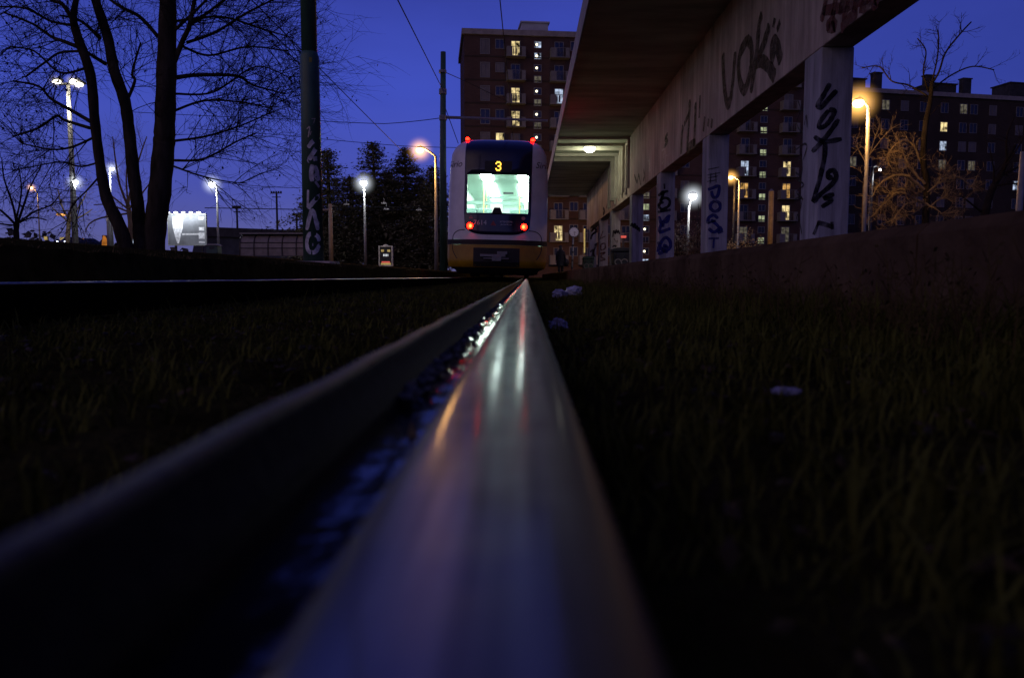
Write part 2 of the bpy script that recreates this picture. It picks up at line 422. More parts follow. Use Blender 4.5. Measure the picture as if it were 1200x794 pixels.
def tag(o, label=None, cat=None, group=None, kind=None):
    if label: o['label'] = label
    if cat: o['category'] = cat
    if group: o['group'] = group
    if kind: o['kind'] = kind
    return o
def thing(name, label, cat, loc=(0, 0, 0), group=None):
    o = bpy.data.objects.new(name, None)
    o.empty_display_size = 0.2
    o.location = loc
    C.objects.link(o)
    return tag(o, label, cat, group)
def structure(o):
    o['kind'] = 'structure'; return o
def point_light(name, loc, col, power, radius, parent, spot=None):
    off = Vector((0, 0, 0)); q = parent
    while q is not None:
        off += q.location; q = q.parent
    l = bpy.data.lights.new(name, 'SPOT' if spot else 'POINT')
    l.energy = power; l.color = col; l.shadow_soft_size = radius
    if spot:
        l.spot_size = spot; l.spot_blend = 0.6
    o = bpy.data.objects.new(name, l)
    C.objects.link(o)
    o.location = Vector(loc) - off
    o.parent = parent
    return o
def smooth_path(pts, k=5):
    if len(pts) < 3: return [Vector(p) for p in pts]
    P_ = [Vector(p) for p in pts]
    out = []
    for i in range(len(P_) - 1):
        p0, p1, p2, p3 = P_[max(i - 1, 0)], P_[i], P_[i + 1], P_[min(i + 2, len(P_) - 1)]
        for j in range(k):
            t = j / k
            out.append(0.5 * ((2 * p1) + (p2 - p0) * t + (2 * p0 - 5 * p1 + 4 * p2 - p3) * t * t + (3 * p1 - p0 - 3 * p2 + p3) * t ** 3))
    out.append(P_[-1])
    return out
def ribbon(mb, pts, w, nfun, taper=True):
    """flat painted stroke along world points; nfun(p) gives the surface normal there"""
    pts = smooth_path(pts)
    n = len(pts)
    L, Rr = [], []
    for i, p in enumerate(pts):
        t = pts[min(i + 1, n - 1)] - pts[max(i - 1, 0)]
        if t.length < 1e-9: t = Vector((0, 0, 1))
        t.normalize()
        nn = nfun(p)
        s = nn.cross(t).normalized()
        ww = w * 0.5 * (random.uniform(0.88, 1.1))
        if i in (0, n - 1) and taper: ww *= 0.6
        L.append(p + s * ww); Rr.append(p - s * ww)
    fs = [(i, i + 1, n + i + 1, n + i) for i in range(n - 1)]
    mb.add(L + Rr, fs)

# ------------------------------------------------------------------ ground
PLAT_X, PLAT_Z = 1.0, H + 0.14
BANK_X = -2.3
def G(X, Y):
    """ground height"""
    if X <= BANK_X:
        z = H + 0.13 + 0.075 * (min(-X, 34.0) + BANK_X)
        return z
    if X >= PLAT_X + 0.3:
        return H - 0.1
    return -0.085
def spread(a, b, n, p=2.0):
    return [a + (b - a) * (i / n) ** p for i in range(n + 1)]
xs = [-900, -400, -200, -120, -80, -55, -44, -38, -34, -30, -26, -22, -18, -15, -12, -10, -8, -6.5, -5, -4, -3.2, -2.7, -2.42, BANK_X, BANK_X + 0.04]
xs += [-2.2 + 0.06 * i for i in range(0, 56)]
xs += [1.2, 1.3, 2, 3, 4, 6, 9, 13, 18, 25, 35, 50, 80, 150, 300, 600, 900]
ys = [-60, -20, -6, -2, -1, -0.5, -0.25] + [0.06 * i for i in range(0, 80)] + [4.8 + 0.25 * i for i in range(0, 60)] + [20 + 2 * i for i in range(0, 30)] + [85, 100, 130, 170, 230, 320, 450, 700, 1100, 1600]
def hn(x, y):
    return math.sin(x * 9.1 + 1.7 * math.sin(y * 3.3)) * math.sin(y * 7.7 + x * 2.1) + 0.6 * math.sin(x * 23.0 + y * 17.0) * math.sin(y * 29 - x * 11)
g = MB()
rows = []
for y in ys:
    r_ = []
    for x in xs:
        z = G(x, y)
        if -2.2 < x < 0.98: z += 0.012 * hn(x, y)
        elif x < -2.2 and y < 80: z += 0.02 * hn(x * 0.4, y * 0.4)
        r_.append((x, y, z))
    rows.append(r_)
g.grid(rows)
structure(g.build('ground', M['soil'], smooth=True))

# platform (pavement slab with joints along its edge)
g = MB()
y = -6.0
while y < 49:
    y2 = min(y + 2.0, 49)
    a, b = y + 0.004, y2 - 0.004
    dz = random.uniform(-0.003, 0.003)
    pr = [Vector((PLAT_X + random.uniform(-.004, .004), a, -0.3)), Vector((9, a, -0.3)), Vector((9, a, PLAT_Z + dz)), Vector((PLAT_X + 0.03, a, PLAT_Z + dz)), Vector((PLAT_X, a, PLAT_Z - 0.03 + dz))]
    g.prism(pr, (0, b - a, 0))
    y = y2
structure(g.build('platform', M['platform']))
# far road on the left, raised with the ground
g = MB()
for k in range(20):
    x0, x1 = -34 + k * 1.4, -34 + (k + 1) * 1.4
    g.quad((x0, 88, G(x0, 0) + 0.03), (x1, 88, G(x1, 0) + 0.03), (x1, 96, G(x1, 0) + 0.03), (x0, 96, G(x0, 0) + 0.03))
asph = P('asphalt', (0.05, 0.05, 0.052), 0.85, ns=3, amt=0.4)
structure(g.build('road', asph))

# ------------------------------------------------------------------ grass (stuff)
def grass_mesh(name, items, mat):
    vs, fs = [], []
    for (x, y, z, h, w, lean, az) in items:
        dx, dy = math.cos(az), math.sin(az)
        px_, py_ = -dy, dx
        b = len(vs)
        segs = 3
        for k in range(segs):
            t = k / segs
            ww = w * (1 - 0.6 * t) * 0.5
            cx = x + dx * lean * h * t * t; cy = y + dy * lean * h * t * t; cz = z + h * t * (1 - 0.25 * lean * t)
            vs.append((cx - px_ * ww, cy - py_ * ww, cz)); vs.append((cx + px_ * ww, cy + py_ * ww, cz))
        vs.append((x + dx * lean * h, y + dy * lean * h, z + h * (1 - 0.25 * lean)))
        for k in range(segs - 1):
            fs.append((b + 2 * k, b + 2 * k + 1, b + 2 * k + 3, b + 2 * k + 2))
        fs.append((b + 2 * segs - 2, b + 2 * segs - 1, b + 2 * segs))
    me = bpy.data.meshes.new(name)
    me.from_pydata(vs, [], fs)
    me.materials.append(mat)
    o = bpy.data.objects.new(name, me)
    C.objects.link(o)
    return o
rnd = random.Random(3)
items = []
def clump(x, y): return 0.55 + 0.45 * math.sin(x * 13 + 3 * math.sin(y * 5)) * math.sin(y * 11 + x * 4)
while len(items) < 34000:                       # right of the rail up to the platform
    y = 0.05 + 9.0 * rnd.random() ** 2.0 if rnd.random() < 0.8 else 5 + 14 * rnd.random()
    x = rnd.uniform(0.05, 0.99)
    c = clump(x, y)
    if rnd.random() > c + 0.15: continue
    hmax = 0.05 + 0.045 * min(1, max(0, (x - 0.1) / 0.4)) + (0.06 if x > 0.75 else 0)
    h = hmax * rnd.uniform(0.3, 1.0) * (0.6 + 0.5 * c)
    if y < 0.45 and x < 0.16: h *= 0.6
    items.append((x, y, -0.09, h, rnd.uniform(0.0022, 0.005), rnd.uniform(0.1, 0.9), rnd.uniform(0, 6.28)))
n_r = len(items)
while len(items) < n_r + 46000:                 # between the rails and out to the bank
    y = 0.15 + 8.0 * rnd.random() ** 1.8 if rnd.random() < 0.75 else 4 + 14 * rnd.random()
    x = rnd.uniform(-2.25, -0.12)
    if -1.57 < x < -1.36: continue
    c = clump(x * 1.4, y)
    if rnd.random() > c + 0.05: continue
    h = rnd.uniform(0.014, 0.055) * (0.5 + 0.6 * c) * (1.5 if x < -1.6 else 1.0)
    if rnd.random() < 0.012: h *= 2.2
    items.append((x, y, -0.09, h, rnd.uniform(0.002, 0.005), rnd.uniform(0.2, 1.1), rnd.uniform(0, 6.28)))
tag(grass_mesh('grass', items, M['blade']), 'dark short grass growing around the tram rails', 'grass', kind='stuff')
items = []
while len(items) < 16000:                       # dry grass over the bank
    y = 1.5 + 45 * rnd.random() ** 1.6
    x = BANK_X - 0.02 - 12 * rnd.random() ** 2.2
    h = rnd.uniform(0.015, 0.05)
    if rnd.random() < 0.02: h *= 2.0
    items.append((x, y, G(x, y) - 0.02, h * (1 + y * 0.02), rnd.uniform(0.003, 0.007) * (1 + y * 0.04), rnd.uniform(0.2, 1.0), rnd.uniform(0, 6.28)))
tag(grass_mesh('bank_grass', items, M['dry_blade']), 'dry yellowish grass along the top of the bank', 'grass', kind='stuff')
# dry weeds against the platform edge
mb = MB()
for k in range(420):
    y = 0.9 + 7.5 * rnd.random() ** 1.4
    x = rnd.uniform(0.62, 0.97)
    h = rnd.uniform(0.08, 0.21) * (0.8 + 0.3 * clump(x, y))
    p = Vector((x, y, -0.09)); d = Vector((rnd.uniform(-.35, .2), rnd.uniform(-.35, .35), 1)).normalized()
    pts = [p + d * h * t + Vector((rnd.uniform(-.006, .006), rnd.uniform(-.006, .006), 0)) for t in (0, .35, .7, 1)]
    mb.tube(pts, [.0017, .0014, .001, .0005], 3, False)
    for j in range(rnd.randint(2, 6)):
        t = rnd.uniform(.35, .95); q = p + d * h * t
        dd = Vector((rnd.uniform(-1, 1), rnd.uniform(-1, 1), rnd.uniform(.2, .9))).normalized()
        l = rnd.uniform(.015, .05)
        mb.tube([q, q + dd * l * .6, q + dd * l + Vector((0, 0, .004))], [.001, .0008, .0004], 3, False)
        if rnd.random() < .6:
            e = q + dd * l; s_ = rnd.uniform(.003, .007)
            sv = Vector((rnd.uniform(-1, 1), rnd.uniform(-1, 1), rnd.uniform(-1, 1))).normalized() * s_
            tv = sv.orthogonal().normalized() * s_
            mb.quad(e - sv, e - tv, e + sv, e + tv)
tag(mb.build('weeds', M['weed']), 'dead brown weeds along the foot of the platform edge', 'weeds', kind='stuff')

# ------------------------------------------------------------------ rails
rail_y = [-1.2, -0.4, 0.0] + [0.05 * i for i in range(1, 40)] + [2 + 0.5 * i for i in range(0, 40)] + [22 + 4 * i for i in range(0, 22)]
def strip(profile, mats=0, wob=None):
    rows = []
    for y in rail_y:
        rows.append([(p[0] + (wob(y, p)[0] if wob else 0), y, p[1] + (wob(y, p)[1] if wob else 0)) for p in profile])
    return rows
def arc(cx, cz, r, a0, a1, n):
    return [(cx + r * math.cos(R(a0 + (a1 - a0) * i / n)), cz + r * math.sin(R(a0 + (a1 - a0) * i / n))) for i in range(n + 1)]
HX = -0.0095                                    # head centre relative to the eye
def make_rail():
    root = thing('tram_rail', 'polished grooved steel rail running straight from the lens to the tram', 'rail', (HX, 0, 0))
    hb = MB()
    top = arc(-0.0235, -0.0105, 0.009, 180, 103, 6)
    for i in range(1, 12):
        x = -0.0255 + 0.051 * i / 12
        top.append((x, -0.0009 - 1.6 * x * x))
    top += arc(0.0235, -0.0105, 0.009, 77, 0, 6)
    hb.grid(strip(top))
    hb.build('rail_head', M['rail_head'], root, local=True, smooth=True)
    sb = MB()
    sb.grid(strip([(-0.0325, -0.0100), (-0.0322, -0.06)]))
    sb.grid(strip([(0.0322, -0.06), (0.0322, -0.036), (0.0325, -0.0100)]))
    sb.grid(strip([(0.012, -0.12), (0.012, -0.06), (0.0322, -0.06)]))
    sb.build('rail_side', M['rail_side'], root, local=True)
    lb = MB()
    lip = [(-0.064, -0.04), (-0.0745, -0.028), (-0.0755, 0.003)] + arc(-0.0785, 0.0055, 0.003, 0, 90, 4) + arc(-0.0835, 0.0045, 0.004, 90, 180, 4) + [(-0.088, -0.03), (-0.088, -0.11)]
    def wob(y, p):
        return (0, 0.0006 * math.sin(y * 31) * (1 if p[1] > 0 else 0))
    lb.grid(strip(lip, wob=wob))
    lb.build('rail_lip', M['rail_lip'], root, local=True, smooth=True)
    # wet dirt that fills the groove
    fb = MB()
    rr = random.Random(11)
    rows = []
    yy = -0.1
    while yy < 22:
        st = max(0.004, yy * 0.02)
        r_ = []
        for i in range(9):
            x = -0.0758 + (0.0436) * i / 8
            e = max(0, 1 - i / 3.2)
            z = -0.033 + min(1, yy * .7) * 0.0010 * math.sin(yy * 60 + i) * math.sin(yy * 37 - i * 1.3) + e * (0.002 + 0.006 * min(1, yy * .8) * max(0, math.sin(yy * 27 + 2 * math.sin(yy * 11)))) + rr.uniform(-.0002, .0002)
            r_.append((x, yy, z))
        rows.append(r_)
        yy += st
    fb.grid(rows)
    fb.build('groove_dirt', M['groove'], root, local=True, smooth=True)
    gb = MB()
    for k in range(800):
        yy = 0.5 + 9 * rr.random() ** 1.5
        x = -0.0745 + 0.014 * rr.random() ** 1.5
        z = -0.027 + 0.006 * rr.random()
        s_ = rr.uniform(.0015, .004)
        gb.ell((x, yy, z), (s_ * rr.uniform(.7, 1.4), s_ * rr.uniform(.8, 2.2), s_ * .7), 6, 3)
    o = gb.build('groove_grit', M['grit'], root, local=True, smooth=True)
    o['kind'] = 'stuff'
    return root
rail = make_rail()
def copy_tree(o, parent=None):
    c = o.copy(); C.objects.link(c)
    if parent is not None:
        c.parent = parent
    for ch in list(o.children): copy_tree(ch, c)
    return c
rail2 = copy_tree(rail)
rail2.location = (HX - 1.445 - 0.02, 0, 0.040)
rail2.scale = (-1, 1, 1)
for ch in rail2.children:
    if ch.name.startswith('rail_lip'):
        ch.data = ch.data.copy(); ch.data.materials[0] = P('rusty black rail lip', (.006, .005, .004), .9, ns=30, amt=.5, spec=0.0)
        for v in ch.data.vertices:
            if v.co.z > -0.012: v.co.z -= 0.014
    if ch.name.startswith('rail_head'):
        ch.data = ch.data.copy(); ch.data.materials[0] = M['dull_head']
rail2['label'] = 'second rail of the track, a thin bright line in front of the dark bank'
rail['group'] = rail2['group'] = 'rails of the tram track'

# leaf and litter
mb = MB()
c = at(483, 508, 0.418)
lv = [(-.0028, 0, -.002), (.0034, .001, -.0016), (.0022, .002, .0014), (.0006, .001, .0022), (.0002, 0.0012, .0072), (-.0016, 0, .003)]
mb.add([c + Vector(p) for p in lv], [tuple(range(len(lv)))])
tag(mb.build('fallen_leaf', M['leaf']), 'tiny ochre leaf standing in the wet groove of the rail', 'leaf')
def crumple(name, label, cat, c, r, mat, seed):
    rr = random.Random(seed)
    mb = MB()
    mb.ell((0, 0, 0), 1.0, 18, 12)
    ph = [rr.uniform(0, 6.28) for _ in range(9)]
    vs = []
    for v in mb.v:
        v = Vector(v)
        k = 1 + .16 * math.sin(5 * v.x + ph[0]) * math.sin(6 * v.y + ph[1]) + .14 * math.sin(9 * v.z + ph[2] + 4 * v.x) + .07 * math.sin(17 * v.y + ph[3]) * math.sin(15 * v.x + ph[4]) + rr.uniform(-.04, .04)
        vs.append((c[0] + v.x * r[0] * k, c[1] + v.y * r[1] * k, max(c[2] - r[2] * .95, c[2] + v.z * r[2] * k)))
    mb.v = vs
    return tag(mb.build(name, mat), label, cat)
p = at(672, 349, 5.2); crumple('plastic_bag', 'crumpled white plastic bag lying in the grass beside the rail', 'bag', (p.x, p.y, -0.055), (.06, .06, .042), M['plastic_bag'], 1)
p = at(656, 351, 5.0); crumple('plastic_bottle_wrap', 'torn pale wrapper lying just left of the white plastic bag', 'wrapper', (p.x, p.y, -0.058), (.05, .05, .032), M['paper'], 4)
p = at(654, 389, 2.0); crumple('crumpled_paper', 'crumpled bluish paper lying against the side of the rail', 'paper', (p.x, p.y, -0.072), (.024, .03, .018), M['paper'], 2)
p = at(921, 458, 0.78); crumple('paper_scrap', 'small pale paper scrap caught in the dark grass', 'paper', (p.x, p.y, p.z), (.015, .010, .004), M['paper'], 3)
# leaf litter and chips of ballast between the blades
rl = random.Random(19)
mb = MB()
for k in range(3600):
    y = .25 + 8 * rl.random() ** 1.6
    x = rl.uniform(-2.2, -.13) if rl.random() < .68 else rl.uniform(.08, .97)
    if -1.6 < x < -1.34: continue
    c = Vector((x, y, -.078 + rl.uniform(0, .014))); s_ = rl.uniform(.004, .012)
    if rl.random() < .85:
        u = Vector((rl.uniform(-1, 1), rl.uniform(-1, 1), rl.uniform(-.4, .4))).normalized() * s_
        v = u.cross(Vector((rl.uniform(-.5, .5), rl.uniform(-.5, .5), 1))).normalized() * s_ * .55
        m_ = c + Vector((0, 0, s_ * .3))
        mb.add([c - u, c - v, c + u, c + v, m_], [(0, 1, 4), (1, 2, 4), (2, 3, 4), (3, 0, 4)], 0)
    else:
        mb.ell(c, (s_ * rl.uniform(.5, 1), s_ * rl.uniform(.5, 1), s_ * .45), 6, 3, mi=1)
tag(mb.build('leaf_litter', [P('dead leaf litter', (.075, .055, .024), .7, ns=3, amt=.7, spec=.15), P('ballast chips', (.05, .048, .035), .8, ns=4, amt=.6, spec=.1)]), 'dead leaves and stone chips strewn around the track', 'litter', kind='stuff')

# ------------------------------------------------------------------ station canopy
WX, WX2 = 2.96, 3.29
ZB, ZC = 2.30 + H, 4.0 + H
CY0, CY1 = -7.0, 38.7
canopy = thing('station_canopy', 'long concrete platform canopy on graffiti covered pillars along the right side', 'canopy', (WX, 0, PLAT_Z))
mb = MB()
mb.box((0.92, CY0, ZC), (WX2 + .4, CY1, ZC + .32))
mb.build('roof_slab', M['ceiling'], canopy)
mb = MB(); mb.box((0.885, CY0, ZC - .05), (0.917, CY1, ZC + .36)); mb.build('roof_edge', M['edge'], canopy)
mb = MB(); mb.box((WX, CY0, ZB), (WX2, CY1 - .5, ZC - .003)); beam = mb.build('beam', M['concrete'], canopy, bevel=.015)
pill_y = [7.98, 12.75, 17.3, 21.9, 27.2, 31.3, 36.5]
pillars = []
for y in pill_y:
    mb = MB(); mb.box((WX + .002, y, PLAT_Z), (WX2 - .002, y + .48, ZB - .002))
    pillars.append(mb.build('pillar', M['concrete_pale'], canopy, bevel=.012))
# pale ribs that wrap the ceiling and the wall round the lamp
for i, (y, w, dz) in enumerate([(22.5, .07, .07), (23.6, .07, .08), (24.35, .07, .08), (25.4, .10, .1), (26.2, .32, .14)]):
    mb = MB()
    mb.box((0.92, y, ZC - dz), (WX - .004, y + w, ZC - .003))
    mb.box((WX - dz, y, ZB + .25), (WX - .003, y + w, ZC - dz - .003))
    mb.build('rib', M['rib'], canopy)
for y in (23.0, 23.9, 24.8, 25.9, 27.4, 28.0):
    mb = MB(); mb.box((WX - .05, y, ZB + .1), (WX - .003, y + .07, ZC - .16)); mb.build('rib', M['rib'], canopy)
# graffiti
def graf(name, parent, mat, strokes, w, fn, nfun, label=None):
    mb = MB()
    for st in strokes:
        ribbon(mb, [fn(*q) for q in st], w, nfun)
    o = mb.build(name, mat, parent)
    if label: o['label'] = label
    return o
def sc(ox, oy, s, pts): return [(ox + x * s, oy + y * s) for x, y in pts]
NX = Vector((-1, 0, 0)); NYm = Vector((0, -1, 0))
wall = lambda px, py: at_x(px, py, WX - .004)
nw = lambda p: NX
k = .1512
graf('graffiti', beam, M['soft_black'], [sc(820, 10, k, s) for s in (
    [(180, 350), (182, 450), (190, 600), (212, 735), (240, 690), (262, 500), (275, 335)],
    [(370, 240), (320, 330), (300, 430), (310, 560), (345, 635), (385, 520), (402, 380), (395, 280), (365, 240)],
    [(482, 40), (460, 130), (445, 300), (425, 450), (395, 655)],
    [(540, 130), (500, 260), (450, 395)],
    [(435, 420), (490, 412), (545, 470), (582, 535)],
    [(582, 75), (570, 150)], [(622, 100), (598, 172)],
    [(575, 405), (558, 330), (575, 250), (602, 300), (628, 415)])], .17, wall, nw, 'large black tag of tall letters on the beam')
k = .1167
graf('graffiti', beam, M['red_paint'], [sc(940, 0, k, s) for s in (
    [(190, 220), (230, 40), (250, -120)], [(240, 280), (300, 180), (330, 20), (350, -100)], [(250, 270), (330, 270), (300, 200)],
    [(380, 150), (400, 20), (420, -90)], [(400, 160), (440, 130), (460, 10)], [(520, 130), (540, 20), (580, -80)],
    [(390, 300), (430, 230), (490, 170), (555, 120)], [(580, 60), (620, 75), (670, 20), (690, -80)], [(700, 20), (745, 35), (740, -80)], [(200, 110), (420, 70), (700, -40)])], .11, wall, nw, 'dull red tag high on the beam')
k = .1667
graf('graffiti', beam, M['soft_black'], [sc(660, 90, k, s) for s in (
    [(890, 160), (882, 340), (870, 525)], [(930, 180), (926, 330), (918, 490)], [(962, 130), (955, 290)], [(995, 280), (985, 385)], [(1022, 295), (1016, 350)], [(1047, 295), (1040, 360)],
    [(885, 260), (850, 335)], [(842, 340), (832, 440), (828, 545)], [(870, 520), (900, 480), (930, 470)])], .19, wall, nw, 'blurred black tag of upright strokes on the beam')
graf('graffiti', beam, M['cream_paint'], [sc(660, 90, k, s) for s in (
    [(690, 520), (712, 512), (704, 555), (706, 590), (692, 612)], [(712, 548), (736, 556)], [(748, 488), (744, 570)],
    [(598, 590), (612, 600), (600, 630), (616, 650), (600, 665)], [(545, 660), (548, 690)])], .05, wall, nw, 'small cream paint marks on the beam')
graf('graffiti', beam, M['soft_black'], [sc(660, 90, k, s) for s in (
    [(565, 650), (572, 700), (560, 730)], [(500, 690), (520, 740), (530, 690), (545, 760)], [(735, 400), (715, 440), (735, 450), (712, 490)])], .1, wall, nw, 'small dark scribble low on the beam')
def front(i): return lambda px, py: at(px, py, pill_y[i] - .004)
nf = lambda p: NYm
k = .2897
graf('graffiti', pillars[0], M['black_paint'], [sc(925, 60, k, s) for s in (
    [(165, 130), (140, 175), (115, 218), (128, 228), (158, 195), (192, 158)],
    [(160, 238), (125, 285), (122, 308), (145, 302), (172, 270), (182, 240), (160, 238)],
    [(200, 275), (150, 345), (92, 408)], [(100, 345), (140, 366), (212, 355)],
    [(145, 368), (142, 430), (122, 520), (98, 605), (125, 580), (175, 535), (190, 505), (178, 482), (158, 490), (160, 512), (176, 508)],
    [(182, 578), (142, 592), (172, 602), (130, 630)])], .05, front(0), nf, 'tall black tag running down the pillar')
graf('graffiti', pillars[0], M['soft_black'], [sc(925, 60, k, s) for s in (
    [(112, 692), (150, 702), (178, 712)], [(120, 690), (98, 742)], [(172, 690), (176, 720)])], .05, front(0), nf)
wl = lambda px, py: at_x(px, py, WX - .003)
graf('graffiti', pillars[0], M['soft_black'], [sc(925, 60, k, s) for s in (
    [(35, 200), (45, 240), (30, 290), (48, 330)], [(30, 340), (50, 325), (45, 380)], [(25, 400), (60, 375), (70, 390), (55, 440)], [(22, 450), (50, 440), (48, 500), (25, 490)],
    [(30, 520), (58, 540), (30, 570), (55, 600)], [(20, 600), (50, 590), (45, 640)], [(25, 700), (35, 660), (50, 740)], [(60, 300), (68, 260), (72, 310)])], .022, wl, nw, 'thin scribbles down the track side of the pillar')
k = .1385
graf('graffiti', pillars[1], M['blue_paint'], [sc(750, 200, k, s) for s in (
    [(575, 160), (605, 150), (668, 132), (655, 215), (618, 222), (605, 170)],
    [(635, 255), (600, 280), (598, 320), (635, 345), (675, 320), (672, 275), (635, 255)],
    [(575, 450), (580, 400), (625, 375), (660, 405)], [(575, 445), (640, 420)], [(600, 415), (668, 480), (625, 520), (580, 488)],
    [(580, 574), (668, 570)], [(626, 572), (620, 655)])], .055, front(1), nf, 'blue upright letters reading POST down the pillar')
graf('graffiti', pillars[1], M['soft_black'], [sc(750, 200, k, s) for s in (
    [(570, 38), (680, 16)], [(575, 62), (660, 45)], [(568, 92), (650, 78)], [(600, 20), (595, 110)], [(640, 15), (645, 100)], [(575, -10), (670, -30)])], .025, front(1), nf)
graf('graffiti', pillars[1], M['blue_paint'], [sc(750, 200, k, s) for s in ([(648, 512), (695, 482)], [(655, 520), (698, 500)])], .12, front(1), nf)
graf('graffiti', pillars[1], M['soft_black'], [sc(750, 200, k, s) for s in (
    [(490, 280), (498, 340), (485, 400), (500, 440)], [(490, 470), (482, 560), (492, 660)], [(500, 460), (495, 600)])], .06, wl, nw)
graf('graffiti', pillars[2], M['black_paint'], [sc(750, 200, k, s) for s in (
    [(155, 215), (190, 185), (240, 172)], [(165, 255), (210, 230), (250, 250), (240, 300), (180, 325), (160, 285), (200, 265)], [(150, 350), (200, 340), (260, 330)], [(205, 110), (208, 155)], [(170, 200), (200, 180), (160, 300)])], .06, front(2), nf, 'black scribble at the top of the pillar tag')
graf('graffiti', pillars[2], M['blue_paint'], [sc(750, 200, k, s) for s in (
    [(160, 385), (190, 470), (200, 430), (255, 375)], [(160, 520), (185, 440), (230, 430), (245, 375)], [(158, 525), (215, 505), (258, 488)],
    [(150, 690), (170, 620), (215, 565), (255, 600), (245, 660), (150, 705)], [(155, 600), (180, 660), (235, 690)], [(195, 630), (225, 640), (190, 660)])], .075, front(2), nf, 'dense blue tag covering the lower pillar')
k = .1259
graf('graffiti', pillars[3], M['black_paint'], [sc(640, 225, k, s) for s in (
    [(788, 320), (800, 292), (812, 328), (825, 292), (832, 340), (846, 315), (850, 350), (864, 332), (868, 370)], [(790, 310), (840, 300)])], .05, front(3), nf, 'small spiky black tag on the pillar')
graf('graffiti', pillars[4], M['black_paint'], [sc(640, 225, k, s) for s in (
    [(620, 420), (630, 358), (645, 388), (652, 350), (664, 380), (672, 355), (684, 392)], [(618, 512), (634, 498), (652, 512)], [(648, 490), (655, 505)])], .05, front(4), nf, 'small black tag on the pillar')
graf('graffiti', pillars[4], M['red_paint'], [sc(640, 225, k, s) for s in ([(630, 430), (650, 460), (665, 450)], [(650, 480), (668, 462)])], .03, front(4), nf)
graf('graffiti', pillars[5], M['red_paint'], [sc(640, 225, k, s) for s in (
    [(500, 440), (530, 360)], [(502, 435), (552, 410)], [(510, 520), (510, 490), (545, 478), (550, 520), (520, 540), (505, 525)], [(498, 575), (548, 562), (508, 600), (548, 625), (500, 640)])], .06, front(5), nf, 'red scrawled letters on the pillar')
graf('graffiti', pillars[6], M['soft_black'], [sc(640, 225, k, s) for s in (
    [(420, 370), (450, 335), (465, 365), (430, 395), (415, 440)], [(425, 400), (470, 372)], [(450, 500), (470, 485), (440, 560), (455, 610)], [(410, 560), (440, 540), (420, 620)])], .09, front(6), nf, 'dark scribble on the pillar')
wx_ = lambda px, py: at_x(px, py, WX - .004)
graf('graffiti', beam, M['soft_black'], [sc(640, 225, k, s) for s in ([(530, 150), (545, 180), (528, 205)], [(570, 110), (560, 150)])], .15, wx_, nw)

# lamp on the ribbed ceiling
lp = at(691, 174.5, 24.0)
lamp = thing('ceiling_lamp', 'bright oval bulkhead lamp on the ribbed canopy ceiling', 'lamp', (lp.x, 24.0, ZC))
mb = MB(); mb.ell((lp.x, 24.0, ZC - .1), (.17, .17, .11), 18, 8); mb.build('lamp_lens', M['lens_warm'], lamp, smooth=True)
mb = MB(); mb.cyl((lp.x, 24.0, ZC - .06), (lp.x, 24.0, ZC - .004), .21, 20); mb.build('lamp_base', M['grey_metal'], lamp)
point_light('lamp_light', (lp.x, 24.0, ZC - .36), (.98, 1.0, .74), 30, .12, lamp)
# the other lamps of the canopy, further in, seen only by their light behind the beam
# ------------------------------------------------------------------ tram
tram = thing('tram', 'white and yellow tram on line 3 seen from behind with lit rear window', 'tram', (-0.73, 18.3, 0.02))
tram.rotation_euler = (0, R(1.3), 0)
prof = [(0.17, 1.02), (0.25, 1.17), (0.45, 1.2), (2.0, 1.195), (2.6, 1.175), (2.95, 1.14), (3.12, 1.06), (3.27, .92), (3.335, .79), (3.36, .6)]
def hw(z):
    if z <= prof[0][0]: return prof[0][1]
    for (a, b), (c_, d_) in zip(prof, prof[1:]):
        if z <= c_: return b + (d_ - b) * (z - a) / (c_ - a)
    return prof[-1][1]
def yf(x, z):
    u = min(1.0, abs(x) / 1.2)
    y = .42 * u ** 3.2 + (.30 * ((z - 1.0) / 2.36) ** 2 if z > 1.0 else .0)
    if z > 2.9: y += .5 * ((z - 2.9) / .46) ** 2.5
    if .75 < z < 1.05: y += 0.0
    if z < .4: y += .25 * ((.4 - z) / .25) ** 2
    return y
def fp(x, z, off=0.0):
    h_ = hw(z)
    if abs(x) > h_:
        s = 1 if x > 0 else -1
        return Vector((s * (h_ + off), yf(h_, z) + (abs(x) - h_), z))
    return Vector((x, yf(x, z) - off, z))
def shell(name, zs, mat, length=32.0, nu=32, off=0.0, skip=None, bottom=False):
    mb = MB()
    us = [-1 + 2 * i / nu for i in range(nu + 1)]
    rows = []
    for z in zs:
        h_ = hw(z) + off
        row = [Vector((-h_, length, z))] + [Vector((-h_, yf(h_, z) + 3.0, z))]
        row += [Vector((u * h_, yf(u * h_, z) - off, z)) for u in us]
        row += [Vector((h_, yf(h_, z) + 3.0, z)), Vector((h_, length, z))]
        rows.append(row)
    mb.grid(rows, skip=skip)
    return mb.build(name, mat, tram, local=True, smooth=True)
zs_up = [.905 + (2.9 - .905) * i / 20 for i in range(21)] + [2.95, 3.0, 3.06, 3.12, 3.18, 3.23, 3.27, 3.305, 3.335, 3.35, 3.36]
def body_skip(i, j):
    z = (zs_up[j] + zs_up[j + 1]) / 2
    u = -1 + 2 * (i - 2 + .5) / 32
    return abs(u) * 1.195 < .76 and 1.50 < z < 2.48 and 2 <= i < 34
body = shell('body', zs_up, M['tram_white'], skip=body_skip)
mb = MB()
mb.grid([[Vector((x, yf(x, 3.36) + .0, 3.36)) for x in (-.6, -.3, 0, .3, .6)], [Vector((x, 32, 3.36)) for x in (-.6, -.3, 0, .3, .6)]])
mb.build('roof', M['tram_white'], tram, local=True)
shell('lower_panel', [.25, .3, .36, .42, .5, .6, .7, .785], M['tram_yellow'])
